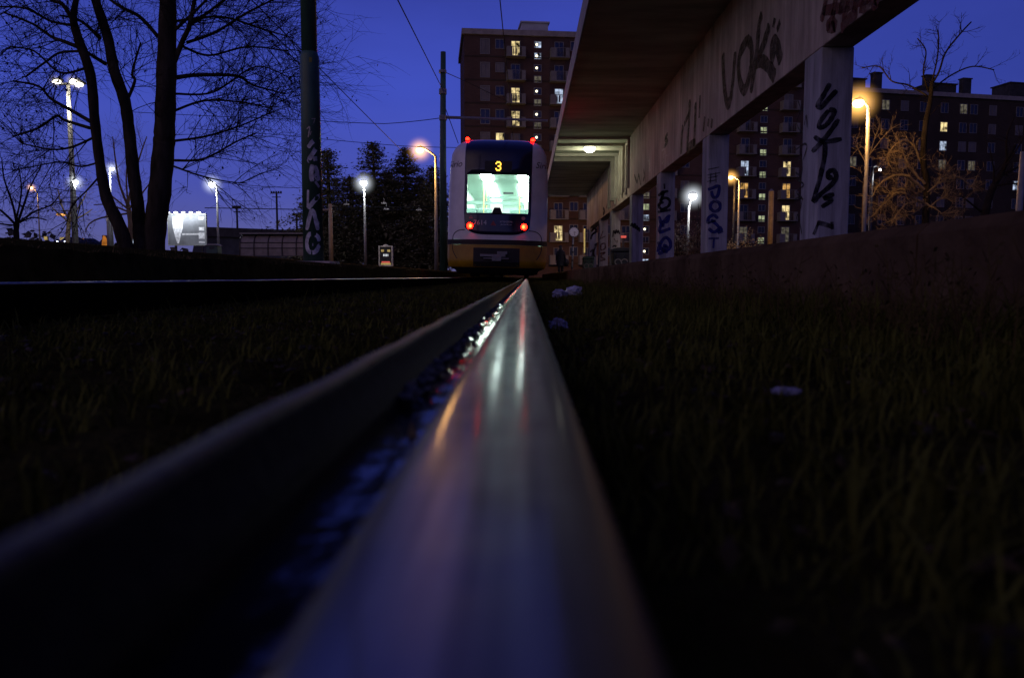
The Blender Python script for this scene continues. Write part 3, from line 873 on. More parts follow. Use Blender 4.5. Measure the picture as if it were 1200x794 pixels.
shell('trim_band', [.788, .82, .87, .903], M['tram_black'], off=.006)
shell('skirt', [.10, .14, .18, .247], M['tram_black'], off=-.03)
# under the floor, behind the skirt
mb = MB()
mb.box((-1.0, .6, .12), (1.0, 31, .3))
mb.build('underframe', M['tram_black'], tram, local=True)
for yw in (2.6, 4.4, 13, 15, 25, 27):
    for s in (-1, 1):
        mb = MB(); mb.cyl((s * .68, yw, .32), (s * .79, yw, .32), .30, 24)
        mb.cyl((s * .66, yw, .32), (s * .68, yw, .32), .325, 24)
        mb.build('wheel', M['dark_metal'], tram, local=True)
# dark mask with the window opening
WZ0, WZ1, WHW = 1.53, 2.44, .733
def mhw(z): return .80 - .05 * max(0, (1.6 - z) / .6)
mask_z = [1.02, 1.1, 1.2, 1.3, 1.4, 1.48, WZ0, 1.7, 1.9, 2.1, 2.3, WZ1, 2.6, 2.8, 2.9, 3.0, 3.06, 3.12, 3.18, 3.23, 3.27, 3.305, 3.33]
mask_u = [-1, -.97] + [-WHW / .795] + [-.8 + .1 * i for i in range(17)] + [WHW / .795, .97, 1]
mb = MB()
rows = []
for z in mask_z:
    row = []
    for u in mask_u:
        zz = z
        if z < 1.5: zz = z + .16 * abs(u) ** 5 * (1.53 - z) / .5
        h_ = min(mhw(zz), hw(zz) - .005) if z > 1.5 else mhw(zz)
        if z in (WZ0, WZ1) or WZ0 < z < WZ1: h_ = .795
        row.append(fp(u * h_, zz, .012))
    rows.append(row)
def mskip(i, j):
    u = (mask_u[i] + mask_u[i + 1]) / 2
    z = (mask_z[j] + mask_z[j + 1]) / 2
    return abs(u) < WHW / .795 and WZ0 < z < WZ1
mb.grid(rows, skip=mskip)
mask = mb.build('rear_mask', M['tram_mask'], tram, local=True, smooth=True)
sol = mask.modifiers.new('thick', 'SOLIDIFY'); sol.thickness = .02; sol.offset = -1
mb = MB()
mb.grid([[fp(-.745 + 1.49 * i / 16, 1.52 + .93 * j / 8, .0) for i in range(17)] for j in range(9)])
mb.build('rear_window', M['glass'], tram, local=True, smooth=True)
mb = MB()
mb.prism([fp(-.13, 1.522, .014), fp(.12, 1.522, .014), fp(.07, 1.66, .014), fp(-.07, 1.66, .014)], (0, -.03, 0))
mb.build('wiper_mount', M['tram_black'], tram, local=True, bevel=.008)
# lettering
def text_mesh(s, size, shear=0.0):
    cu = bpy.data.curves.new('t', 'FONT'); cu.body = s; cu.size = size; cu.align_x = 'CENTER'; cu.align_y = 'CENTER'; cu.shear = shear; cu.resolution_u = 4
    ob = bpy.data.objects.new('t', cu); C.objects.link(ob)
    dg = bpy.context.evaluated_depsgraph_get(); dg.update()
    me = bpy.data.meshes.new_from_object(ob.evaluated_get(dg))
    vs = [v.co.copy() for v in me.vertices]; fs = [tuple(p.vertices) for p in me.polygons]
    bpy.data.objects.remove(ob); bpy.data.meshes.remove(me)
    return vs, fs
def face_text(name, s, size, cx, cz, mat, off=.016, wide=1.0, shear=0.0, parent=None):
    vs, fs = text_mesh(s, size, shear)
    mb = MB(); mb.add([fp(cx + v.x * wide, cz + v.y, off) for v in vs], fs)
    return mb.build(name, mat, parent or tram, local=True)
disp = MB()
disp.grid([[fp(-.32 + .64 * i / 4, 2.50 + .26 * j / 2, .016) for i in range(5)] for j in range(3)])
display = disp.build('destination_display', M['tram_black'], tram, local=True)
three = ["01110", "10001", "00001", "00110", "00001", "10001", "01110"]
mb = MB()
for j, r_ in enumerate(three):
    for i, ch in enumerate(r_):
        if ch == '1':
            c = fp(-.0 + (i - 2) * .026, 2.635 + (3 - j) * .032, .022)
            mb.obox(c, Vector((.0125, 0, 0)), Vector((0, .003, 0)), Vector((0, 0, .0155)))
mb.build('line_number', M['led'], display, local=True)
face_text('fleet_number', '7614', .16, -.40, 1.295, M['tram_text'])
mb = MB(); tri = [fp(-.155, 1.235, .016), fp(-.02, 1.235, .016), fp(-.087, 1.355, .016)]
mb.add(tri, [(0, 1, 2)]); mb.build('warning_triangle', M['red_tri'], tram, local=True)
face_text('notice_text', 'ATTENZIONE', .055, .22, 1.325, M['tram_text'], wide=.9)
face_text('notice_text', 'portare distanza', .05, .22, 1.265, M['tram_text'], wide=.8)
face_text('logo_lettering', 'Sirio', .22, 1.06, 2.70, M['tram_logo'], off=.006, shear=.3, wide=.9)
face_text('logo_lettering', 'Sirio', .22, -1.06, 2.70, M['tram_logo'], off=.006, shear=.3, wide=.9)
# lamps
for s in (-1, 1):
    mb = MB(); c = fp(s * .64, 1.22, .02)
    mb.tube([c + Vector((0, .02, 0)), c + Vector((0, -.02, 0))], .095, 20)
    tl = mb.build('tail_light', M['tram_black'], tram, local=True, bevel=.006)
    mb = MB(); mb.ell(c + Vector((0, -.022, 0)), (.072, .025, .072), 16, 8); mb.build('lens', M['red_em'], tl, local=True, smooth=True)
    mb = MB(); mb.ell(c + Vector((s * -.012, -.045, -.004)), (.032, .01, .042), 12, 6); mb.build('bulb', M['red_core'], tl, local=True, smooth=True)
    mb = MB(); c2 = fp(s * .62, 1.42, .018)
    mb.tube([c2 + Vector((0, .02, 0)), c2 + Vector((0, -.012, 0))], .045, 16); mb.build('reversing_light', M['grey_metal'], tram, local=True)
    mb = MB(); c3 = Vector((s * .80, yf(.8, 3.33) + .05, 3.36))
    mb.ell(c3 + Vector((0, 0, .02)), (.05, .06, .045), 12, 8)
    ml = mb.build('marker_light', M['red_em'], tram, local=True, smooth=True)
    mb = MB(); mb.box((c3.x - .07, c3.y - .04, 3.27), (c3.x + .07, c3.y + .14, 3.355)); mb.build('lamp_foot', M['tram_black'], ml, local=True)
def fn_norm(p): return Vector((0, -1, 0))
for s in (-1, 1):
    mb = MB()
    pts = [fp(s * q[0], q[1], .006) for q in ((.76, 1.13), (.9, 1.12), (1.0, 1.07), (1.06, .98), (1.07, .8), (1.06, .65), (1.0, .52), (.95, .45))]
    ribbon(mb, pts, .018, fn_norm, False)
    mb.build('panel_seam', M['tram_black'], tram, local=True)
# side windows, doors' dark band
for s in (-1, 1):
    for k in range(7):
        y0 = 1.3 + k * 4.3
        mb = MB()
        mb.grid([[Vector((s * (hw(z) + .012), y0 + yy, z)) for yy in (0, 1.2, 2.4, 3.6)] for z in (1.3, 1.7, 2.1, 2.5)])
        mb.build('side_window', M['tram_mask'], tram, local=True)
# coupler recess
mb = MB()
mb.grid([[fp(-.55 + 1.1 * i / 10, .27 + .44 * j / 4, .01) for i in range(11)] for j in range(5)])
rec = mb.build('coupler_cover', M['tram_black'], tram, local=True)
mb = MB()
mb.box((-.38, -.075, .5), (.22, -.015, .56)); mb.box((-.1, -.09, .4), (.12, -.015, .52)); mb.box((.02, -.07, .56), (.26, -.015, .63))
mb.cyl((-.3, -.06, .46), (.3, -.06, .46), .018, 10)
mb.build('coupler', M['grey_metal'], rec, local=True, bevel=.01)
# interior
mb = MB()
mb.box((-1.12, .65, .35), (1.12, 9.0, .4))
mb.build('floor', M['interior_dark'], tram, local=True)
mb = MB()
mb.box((-1.14, .75, .4), (-1.10, 9, 2.75)); mb.box((1.10, .75, .4), (1.14, 9, 2.75)); mb.box((-1.10, 9.0, .4), (1.10, 9.05, 2.75))
mb.box((-1.10, .55, 2.62), (1.10, 9, 2.7)); mb.box((-1.1, .5, 1.35), (1.1, 1.1, 1.5)); mb.box((-.9, .62, .4), (.9, .66, 1.35))
lining = mb.build('interior_lining', M['interior'], tram, local=True)
for x0, x1, y0, y1 in ((-.50, -.22, 1.0, 2.6), (.46, .70, 1.0, 2.6), (-.50, -.22, 3.3, 8.5), (.46, .70, 3.3, 8.5)):
    mb = MB(); mb.box((x0, y0, 2.585), (x1, y1, 2.615)); mb.build('ceiling_light', M['strip'], tram, local=True)
mb = MB(); mb.box((-.42, 2.9, 2.15), (.62, 2.95, 2.22)); mb.box((-1.09, 2.9, 1.98), (1.09, 2.96, 2.08)); mb.build('bulkhead_bar', M['interior_dark'], tram, local=True)
mb = MB(); mb.box((.05, 2.7, 2.26), (.32, 2.74, 2.31)); mb.build('notice_plate', M['dark_metal'], tram, local=True)
for x, y in ((-.45, 2.2), (.5, 2.2), (-.45, 3.6), (.5, 3.6)):
    mb = MB(); mb.cyl((x, y, .4), (x, y, 2.6), .018, 10); mb.build('handrail', M['yellow_rail'], tram, local=True)
for x in (-.85, -.45, .45, .85):
    for y in (2.5, 4.2):
        mb = MB(); mb.box((x - .2, y, 1.0), (x + .2, y + .08, 1.85)); mb.box((x - .2, y - .4, .85), (x + .2, y, .95)); mb.build('seat', M['seat_fabric'], tram, local=True, bevel=.03)
# glowing panels that paint the bright reflections in the rear window
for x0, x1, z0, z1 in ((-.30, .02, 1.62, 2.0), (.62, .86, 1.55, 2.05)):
    mb = MB(); mb.box((x0, 2.86, z0), (x1, 2.88, z1)); mb.build('glass_reflection_panel', E('painted window reflection', (.9, 1, .94), 1.6, .5, 3.0), tram, local=True)

# ------------------------------------------------------------------ poles and wires
def at_cyl(px, py, cx, cy, r):
    d = ray(px, py); o = O
    a = d.x ** 2 + d.y ** 2; b = 2 * (d.x * (o.x - cx) + d.y * (o.y - cy)); c_ = (o.x - cx) ** 2 + (o.y - cy) ** 2 - r * r
    disc = b * b - 4 * a * c_
    if disc < 0:
        t = -b / (2 * a)
        q = o + d * t; v = Vector((q.x - cx, q.y - cy, 0)).normalized() * r
        return Vector((cx + v.x, cy + v.y, q.z))
    return o + d * ((-b - math.sqrt(disc)) / (2 * a))
pc = at(367.5, 303, 12.0)
bz = G(pc.x, 12.0)
pole = thing('catenary_pole', 'thick dark green catenary pole with white graffiti letters in front of the bus shelter', 'pole', (pc.x, 12, bz), group='catenary poles')
zj = at(367, 64, 12).z
mb = MB(); mb.tube([(pc.x, 12, bz - .1), (pc.x, 12, zj - .04), (pc.x, 12, zj + .03)], [.158, .143, .122], 28)
pl = mb.build('lower_tube', M['pole_green'], pole, smooth=True)
mb = MB(); mb.tube([(pc.x, 12, zj + .025), (pc.x, 12, 8.6)], [.119, .112], 28); mb.build('upper_tube', M['pole_green'], pole, smooth=True)
mb = MB(); mb.box((pc.x - .5, 11.75, bz - .12), (pc.x + .34, 12.3, bz + .03)); mb.build('base_block', M['concrete'], pole, bevel=.02)
mb = MB()
def pr_(z): return .158 + (.143 - .158) * (z - bz) / (zj - bz)
ribs_ = [at_cyl(362, 67, pc.x, 12, .147), at_cyl(365.5, 67, pc.x, 12, .147), at_cyl(365.5, 73, pc.x, 12, .147), at_cyl(362, 73, pc.x, 12, .147)]
mb.quad(*ribs_); mb.build('sticker', P('yellow sticker', (.25, .22, .02), .6), pole)
cyl = lambda px, py: at_cyl(px, py, pc.x, 12, pr_(at(px, py, 12).z) + .003)
ncyl = lambda p: Vector((p.x - pc.x, p.y - 12, 0)).normalized()
k = .2192
graf('graffiti', pl, M['white_paint'], [sc(240, 160, k, s) for s in (
    [(552, 60), (580, 25), (625, 15)], [(625, 18), (590, 70), (556, 125)], [(548, 132), (590, 118), (620, 122)],
    [(575, 150), (568, 200), (575, 240)], [(590, 155), (610, 230), (585, 200)], [(590, 240), (612, 270)],
    [(548, 290), (612, 312)], [(612, 315), (580, 350), (552, 385)], [(552, 285), (550, 380)],
    [(545, 500), (560, 430), (575, 395), (592, 440), (605, 500)], [(552, 462), (612, 462)],
    [(612, 560), (600, 530), (560, 522), (545, 565), (556, 612), (590, 616), (612, 580)], [(575, 578), (612, 578)])], .066, cyl, ncyl, 'tall white spray letters stacked down the pole')
graf('graffiti', pl, M['cream_paint'], [sc(340, 120, .2392, s) for s in (
    [(82, 130), (95, 120), (92, 150), (88, 172)], [(105, 80), (125, 80)], [(120, 85), (98, 160)], [(98, 135), (148, 132)])], .02, cyl, ncyl)
# second, thinner pole beside the tram
p2 = at(520, 310, 24)
b2 = G(p2.x, 24)
pole2 = thing('catenary_pole', 'slim green catenary pole with brackets standing just left of the tram', 'pole', (p2.x, 24, b2), group='catenary poles')
z2 = at(523, 61, 24).z
mb = MB(); mb.tube([(p2.x, 24, b2 - .1), (p2.x, 24, z2 * .55), (p2.x + .03, 24, z2)], [.12, .10, .08], 16); mb.build('shaft', M['pole_green'], pole2, smooth=True)
for py in (84, 106, 109, 137, 139.5):
    z = at(521, py, 24).z
    mb = MB(); mb.tube([(p2.x + .01, 24, z - .04), (p2.x + .01, 24, z + .04)], .12, 14); mb.build('clamp', M['grey_metal'], pole2)
za = at(521, 137.5, 24).z
mb = MB(); mb.tube([(p2.x, 24, za), at(560, 138.5, 24), at(642, 141.5, 24)], [.05, .042, .035], 10); mb.build('bracket_arm', M['grey_metal'], pole2)

def wire(name, label, pts, r, sag=0.0):
    P_ = [Vector(p) for p in pts]
    out = []
    for a, b in zip(P_, P_[1:]):
        for i in range(10):
            t = i / 10
            q = a.lerp(b, t); q.z -= sag * 4 * t * (1 - t)
            out.append(q)
    out.append(P_[-1])
    mb = MB(); mb.tube(out, r, 5)
    return tag(mb.build(name, M['wire']), label, 'wire', 'overhead wires')
zw = 5.45 + H
wire('contact_wire', 'overhead wire running above the middle of the tram into the sky at top', [(-.56, -3, zw), (-.52, 25, zw), (-.6, 60, zw)], .012)
wire('contact_wire', 'overhead wire slanting down behind the thick pole towards the conifers', [(-5.45, 3, zw), (-5.45, 27.5, zw), (-5.4, 60, zw)], .014)
wire('span_wire', 'upper of two span wires crossing from the bare trees to the slim pole', [(p2.x, 24, at(521, 138, 24).z), at(451, 145, 27.3), at(360, 140.5, 29), at(150, 131, 33)], .012, .02)
wire('span_wire', 'lower of two span wires crossing just above the conifer tops', [at(556, 173, 31), at(471, 171, 32), at(330, 158, 33), at(220, 150, 35)], .012, .02)
wire('stay_wire', 'wire rising steeply from the slim pole to the top of the sky', [(p2.x + .02, 24, at(521, 106, 24).z), at(466, 0, 13)], .011)
wire('stay_wire', 'short wire from the slim pole top towards the brick tower', [(p2.x + .04, 24, at(523, 84, 24).z), at(545, 95, 34), at(600, 122, 60)], .013)
wire('stay_wire', 'wire dropping from the slim pole to the tram roof corner', [(p2.x + .03, 24, at(522, 121, 24).z), at(537, 168, 26)], .012)
wire('feeder_wire', 'warm lit wire low in front of the conifers, upper of the pair', [at(375, 243, 48), at(420, 243, 48), at(524, 242, 48)], .035)
wire('feeder_wire', 'warm lit wire low in front of the conifers, lower of the pair', [at(240, 243.5, 52), at(387, 246, 50), at(524, 246.5, 50)], .03)
wire('feeder_wire', 'faint wire over the shed roof towards the thick pole', [at(256, 213, 55), at(352, 220, 55)], .02, .1)
for px, py in ((406, 239.5), (453, 245), (491, 246), (450, 238)):
    c = at(px, py, 49)
    t_ = thing('wire_clamp', 'small lit clamp hanging on the wires before the conifers', 'clamp', c, group='clamps on the low wires')
    mb = MB(); mb.box(c - Vector((.18, .05, .05)), c + Vector((.18, .05, .05))); mb.build('clamp_block', M['galv'], t_, bevel=.02)
    mb = MB(); mb.cyl(c + Vector((0, 0, .04)), c + Vector((0, 0, .3)), .02, 6); mb.build('hanger', M['galv'], t_)

def mist(name, col, e):  # painted lamp glow: volume emission that fades out from the centre
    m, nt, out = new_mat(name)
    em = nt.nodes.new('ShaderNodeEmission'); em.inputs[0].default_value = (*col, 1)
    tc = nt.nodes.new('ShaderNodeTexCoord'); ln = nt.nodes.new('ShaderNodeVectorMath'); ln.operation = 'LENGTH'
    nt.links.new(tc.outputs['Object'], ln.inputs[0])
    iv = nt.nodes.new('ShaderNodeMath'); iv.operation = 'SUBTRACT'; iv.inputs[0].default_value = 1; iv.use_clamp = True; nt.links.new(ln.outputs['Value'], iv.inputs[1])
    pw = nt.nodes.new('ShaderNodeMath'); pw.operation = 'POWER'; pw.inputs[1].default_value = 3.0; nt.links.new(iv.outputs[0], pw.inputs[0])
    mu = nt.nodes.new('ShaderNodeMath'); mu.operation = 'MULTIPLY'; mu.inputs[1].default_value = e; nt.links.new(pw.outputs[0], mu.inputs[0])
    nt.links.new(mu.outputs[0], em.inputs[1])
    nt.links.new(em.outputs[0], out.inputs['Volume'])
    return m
M['mist_white'] = mist('white painted lamp glow', (.85, .92, 1), 3.2)  # the mist_ materials are painted lamp glow, no real mist
M['mist_orange'] = mist('orange painted lamp glow', (1, .5, .12), 8.5)
M['mist_warm'] = mist('warm painted lamp glow', (1, .9, .7), 2.4)
def glow_halo(c, r, kind, parent):  # added glowing ball that paints the flare round a lamp
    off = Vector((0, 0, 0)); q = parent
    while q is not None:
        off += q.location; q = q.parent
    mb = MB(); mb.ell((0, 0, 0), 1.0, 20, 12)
    o = mb.build('glow_halo', M['mist_' + kind], parent, local=True, smooth=True)
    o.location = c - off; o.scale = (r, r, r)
# ------------------------------------------------------------------ street lamps
def street_lamp(label, head, poletop, d, kind, power, lens_r, group='street lamps', pole_mat='galv', flat=.55, pr=(.09, .05), light=True, base=None, cat='street lamp'):
    lens_r *= .8
    hp, pt = at(*head, d), at(*poletop, d)
    bx = base if base is not None else pt.x
    gz = G(pt.x, d) if pt.x < 0 or pt.x > 9 else PLAT_Z
    t_ = thing('street_lamp', label, cat, (pt.x, d, gz), group)
    mb = MB(); mb.tube([(pt.x, d, gz), (pt.x, d, gz + (pt.z - gz) * .3), (pt.x, d, pt.z)], [pr[0], pr[0] * .8, pr[1]], 10); mb.build('pole', M[pole_mat], t_, smooth=True)
    up = Vector((0, 0, lens_r * flat + .05))
    mid = (pt + hp) / 2 + Vector((0, 0, .12))
    mb = MB(); mb.tube(smooth_path([pt, mid, hp + up]), pr[1] * .8, 8); mb.build('arm', M[pole_mat], t_, smooth=True)
    mb = MB(); mb.ell(hp + Vector((0, 0, lens_r * flat * .62)), (lens_r * .95, lens_r * .95, lens_r * flat * .62), 14, 6, z0=0.0); hd = mb.build('lamp_head', M['grey_metal'], t_, smooth=True)
    mb = MB(); mb.ell(hp, (lens_r, lens_r, lens_r * flat), 14, 8); mb.build('lens', M['lens_' + kind], hd, smooth=True)
    if kind in ('white', 'orange') and lens_r > .09: glow_halo(hp, lens_r * 4.6, kind, hd)
    col = {'white': (.92, .95, 1.0), 'orange': (1.0, .5, .13), 'warm': (1, .86, .6), 'dim_orange': (1, .45, .1)}[kind]
    if light and power:
        point_light('lamp_light', hp - Vector((0, 0, lens_r * flat + .12)), col, power, .15, t_)
    return t_
street_lamp('white globe street lamp on a slim pole beside the lit billboard', (248.5, 216), (254, 219), 48, 'white', 260, .24, flat=.95)
street_lamp('white street lamp in front of the conifers, beside the small lit totem sign', (426, 214.5), (427, 220), 45, 'white', 260, .23, flat=.95)
street_lamp('orange street lamp on a tall pole just left of the slim catenary pole', (492, 176), (510.5, 183), 33, 'orange', 420, .19, flat=.8)
street_lamp('bright orange street lamp beside the nearest big pillar', (1006, 121), (1018, 126), 22, 'orange', 300, .19, flat=.8, pr=(.06, .05))
street_lamp('white street lamp shining between two graffiti pillars', (812, 230), (807, 241), 40, 'white', 260, .24, flat=.95, pr=(.09, .06))
street_lamp('orange street lamp between pillars in front of the brick block', (856.5, 208), (866.5, 212), 46, 'orange', 420, .17, flat=.8)
street_lamp('dark pole with a small bluish lamp under the bright orange one', (1031, 199), (1022, 196), 30, 'white', 25, .06, pole_mat='dark_metal', flat=.6, pr=(.07, .06))
street_lamp('far orange street lamp above the small bare tree at left', (36.5, 220), (44, 226), 75, 'orange', 200, .17, flat=.9)
street_lamp('white street lamp glowing right beside the tall floodlight mast', (88, 213.5), (85, 220), 60, 'white', 500, .25, flat=.9)
street_lamp('twin white street lamp half hidden behind the leaning trunk', (131, 198), (128.5, 202), 55, 'white', 500, .2, flat=.6)
street_lamp('wide orange lamp hood glowing low beside the floodlight mast', (71.5, 251.5), (80, 247), 70, 'dim_orange', 60, .5, flat=.3)
# post between the pillars, orange lamplight put into its gold colour, and the post at the right edge
px_ = at(904, 224, 30)
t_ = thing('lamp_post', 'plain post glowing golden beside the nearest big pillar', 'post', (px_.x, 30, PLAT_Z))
mb = MB(); mb.tube([(px_.x, 30, PLAT_Z), (px_.x, 30, px_.z)], .10, 12); mb.build('shaft', P('gold lamplit post', (.6, .4, .1), .5), t_, smooth=True)
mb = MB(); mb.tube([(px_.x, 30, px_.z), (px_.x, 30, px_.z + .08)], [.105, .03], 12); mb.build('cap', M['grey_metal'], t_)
px_ = at(861, 209, 47)
t_ = thing('lamp_post', 'dark post standing right next to the orange lamp between pillars', 'post', (px_.x, 47, PLAT_Z))
mb = MB(); mb.tube([(px_.x, 47, PLAT_Z), (px_.x, 47, px_.z)], [.09, .06], 10); mb.build('shaft', M['dark_metal'], t_, smooth=True)
px_ = at(1199, 178, 18)
t_ = thing('lamp_post', 'grey post cut by the right edge of the view', 'post', (px_.x, 18, H - .1))
mb = MB(); mb.tube([(px_.x - .05, 18, H - .1), (px_.x, 18, px_.z)], [.085, .06], 12); mb.build('shaft', M['galv'], t_, smooth=True)
px_ = at(387, 239, 40)
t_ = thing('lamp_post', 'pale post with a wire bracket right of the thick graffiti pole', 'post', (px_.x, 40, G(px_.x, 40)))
mb = MB(); mb.tube([(px_.x, 40, G(px_.x, 40)), (px_.x, 40, px_.z)], [.12, .09], 12); mb.build('shaft', P('sand post paint', (.35, .3, .2), .7), t_, smooth=True)  # plain sand colour
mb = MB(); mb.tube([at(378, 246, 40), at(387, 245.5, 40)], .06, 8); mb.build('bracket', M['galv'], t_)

# tall floodlight mast on the left
fm = at(80.5, 112, 60)
mast = thing('floodlight_mast', 'tall mast with bright white floodlights behind the bare trees', 'floodlight', (fm.x, 60, G(fm.x, 60)))
mb = MB(); mb.tube([(fm.x, 60, G(fm.x, 60)), (fm.x, 60, fm.z - 4), (fm.x, 60, fm.z + .9)], [.24, .19, .14], 12); mb.build('pole', M['galv'], mast, smooth=True)
mb = MB(); mb.box((fm.x - .75, 59.9, fm.z + .82), (fm.x + .85, 60.1, fm.z + .95)); mb.build('crossbar', M['dark_metal'], mast)
for px, py, w in ((67, 96, 11), (86.5, 96, 9), (93, 99.5, 10)):
    c = at(px, py, 59.8)
    mb = MB(); mb.box((c.x - .34, 59.75, c.z + .08), (c.x + .34, 60.15, c.z + .28)); fh = mb.build('floodlight_head', M['dark_metal'], mast, bevel=.03)
    mb = MB(); mb.ell((c.x, 59.72, c.z), (.32, .22, .17), 14, 8); mb.build('lens', M['lens_warm'], fh, smooth=True); glow_halo(Vector((c.x, 59.6, c.z)), .7, 'warm', fh)
point_light('lamp_light', (fm.x, 59.2, fm.z - .4), (1, .9, .72), 700, .3, mast)

# far stadium masts
for (px, y0, y1, d, lab) in ((324, 226, 272, 130, 'tall thin stadium mast with a lamp basket beyond the shed'), (277.5, 243, 268, 130, 'short stadium mast with a lamp basket above the shed roof'), (347.5, 252, 272, 130, 'small stadium mast close to the thick graffiti pole')):
    a = at(px, y0, d); gz = G(a.x, d)
    t_ = thing('stadium_mast', lab, 'mast', (a.x, d, gz), 'stadium masts')
    mb = MB(); mb.tube([(a.x, d, gz), (a.x, d, a.z)], [.22, .16], 8); mb.build('pole', M['dark_metal'], t_)
    w = .95 if px == 324 else .7
    mb = MB()
    mb.box((a.x - w, d - .2, a.z - .1), (a.x + w * .9, d + .2, a.z)); mb.box((a.x - w * .8, d - .2, a.z - .75), (a.x + w * .7, d + .2, a.z - .65))
    for i in range(5): mb.box((a.x - w + i * w * .42, d - .15, a.z), (a.x - w + i * w * .42 + .22, d + .15, a.z + .28))
    mb.build('lamp_basket', M['dark_metal'], t_)

# ------------------------------------------------------------------ trees
def rv(rr): 
    while True:
        v = Vector((rr.uniform(-1, 1), rr.uniform(-1, 1), rr.uniform(-1, 1)))
        if .05 < v.length < 1: return v.normalized()
def twigs(mb, p, d, L, r, lev, rr, trop, curl=.16, kids=(4, 3, 0), leaf=None):
    n = 5 if lev < 2 else 4
    pts = [p]; dirs = [d]
    for i in range(n):
        d = (d + rv(rr) * curl + trop * .10).normalized()
        pts.append(pts[-1] + d * (L / n)); dirs.append(d)
    rads = [r * (1 - .75 * i / n) for i in range(n + 1)]
    mb.tube(pts, rads, 4 if lev == 0 else 3, False)
    if lev < len(kids):
        for k in range(kids[lev]):
            t = rr.uniform(.2, 1.0) * n
            i = min(n - 1, int(t)); q = pts[i].lerp(pts[i + 1], t - i)
            side = dirs[i].cross(rv(rr)).normalized()
            nd = (dirs[i] * rr.uniform(.5, 1.0) + side * rr.uniform(.5, 1.0)).normalized()
            twigs(mb, q, nd, L * rr.uniform(.4, .72), max(r * .55, .0045), lev + 1, rr, trop, curl, kids, leaf)
    if leaf is not None and lev >= 1 and rr.random() < leaf[1]:
        for _ in range(rr.randint(1, 2)):
            e = pts[rr.randint(2, n)] + Vector((0, 0, -.05)); s = rr.uniform(.018, .04)
            a = rv(rr) * s; b = a.orthogonal().normalized() * s * .7
            leaf[0].add([e - a, e - b, e + a, e + b - Vector((0, 0, s * .8))], [(0, 1, 2, 3)])
def px_path(pts, d, rr, amp=.0):
    return [at(x, y, d + (rr.uniform(-amp, amp) if i else 0)) for i, (x, y) in enumerate(pts)]
S19 = 19.0 / F
def big_tree(name, label, d, trunks, limbs, seed, leafy=.0, dens=3.2, bias=Vector((0, 0, .4)), group=None, tw_len=(.8, 1.9), mats=('bark', 'twig'), kids=(4, 3, 0), limb_k=.8, low=()):
    rr = random.Random(seed)
    bx, by = trunks[0][0][0]
    b = at(bx, by, d)
    gz = G(b.x, d)
    t_ = thing(name, label, 'tree', (b.x, d, gz), group)
    tm, cm, lm = MB(), MB(), MB()
    s = d / F
    for pts, ws in trunks:
        q = px_path(pts, d, rr, .15)
        q[0].z = min(q[0].z, gz - .1)
        sp = smooth_path(q, 6)
        n = len(sp)
        rads = []
        for i in range(n):
            t = i / (n - 1) * (len(ws) - 1); k = min(len(ws) - 2, int(t))
            rads.append((ws[k] + (ws[k + 1] - ws[k]) * (t - k)) * .5 * s * (1 + .04 * math.sin(i * 1.7)))
        tm.tube(sp, rads, 14, True)
        for i in range(n // 2, n, 2):
            if rr.random() < .6:
                dd = (Vector((rr.uniform(-1, 1), rr.uniform(-1, 1), rr.uniform(.0, .9)))).normalized()
                twigs(cm, sp[i], dd, rr.uniform(*tw_len), .012, 0, rr, bias, kids=kids, leaf=(lm, leafy))
    for pts, w0, w1 in limbs:
        w0 *= limb_k
        q = px_path(pts, d, rr, .35)
        sp = smooth_path(q, 6)
        n = len(sp)
        tm.tube(sp, [(w0 + (w1 - w0) * i / (n - 1)) * .5 * s for i in range(n)], 8, True)
        tot = sum((sp[i + 1] - sp[i]).length for i in range(n - 1))
        for k in range(int(tot * dens)):
            t = rr.uniform(.12, 1.0) * (n - 1); i = min(n - 2, int(t))
            base = sp[i].lerp(sp[i + 1], t - i); dr = (sp[i + 1] - sp[i]).normalized()
            side = dr.cross(rv(rr)).normalized()
            dd = (dr * rr.uniform(.4, 1.0) + side * rr.uniform(.5, 1.1)).normalized()
            twigs(cm, base, dd, rr.uniform(*tw_len), rr.uniform(.008, .014), 0, rr, bias, kids=kids, leaf=(lm, leafy))
    tm.build('trunk', M[mats[0]], t_, smooth=True)
    cm.build('crown', M[mats[1]], t_)
    if low:
        sm = MB()
        for pts, w0, w1 in low:
            sp = smooth_path(px_path(pts, d, rr, .3), 5); n = len(sp)
            sm.tube([p + rv(rr) * .02 for p in sp], [(w0 + (w1 - w0) * i / (n - 1)) * .33 * s for i in range(n)], 6, True)
            for k in range(int(2.2 * n)):
                i = rr.randint(2, n - 1); dr = (sp[i] - sp[i - 1]).normalized()
                dd = (dr * rr.uniform(.3, 1) + rv(rr) * .9).normalized()
                twigs(sm, sp[i], dd, rr.uniform(.2, .55), rr.uniform(.006, .010), 0, rr, bias, kids=(3, 2))
        sm.build('low_shoots', M['lamplit_twig'], t_)
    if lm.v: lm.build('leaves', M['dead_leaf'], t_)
    return t_
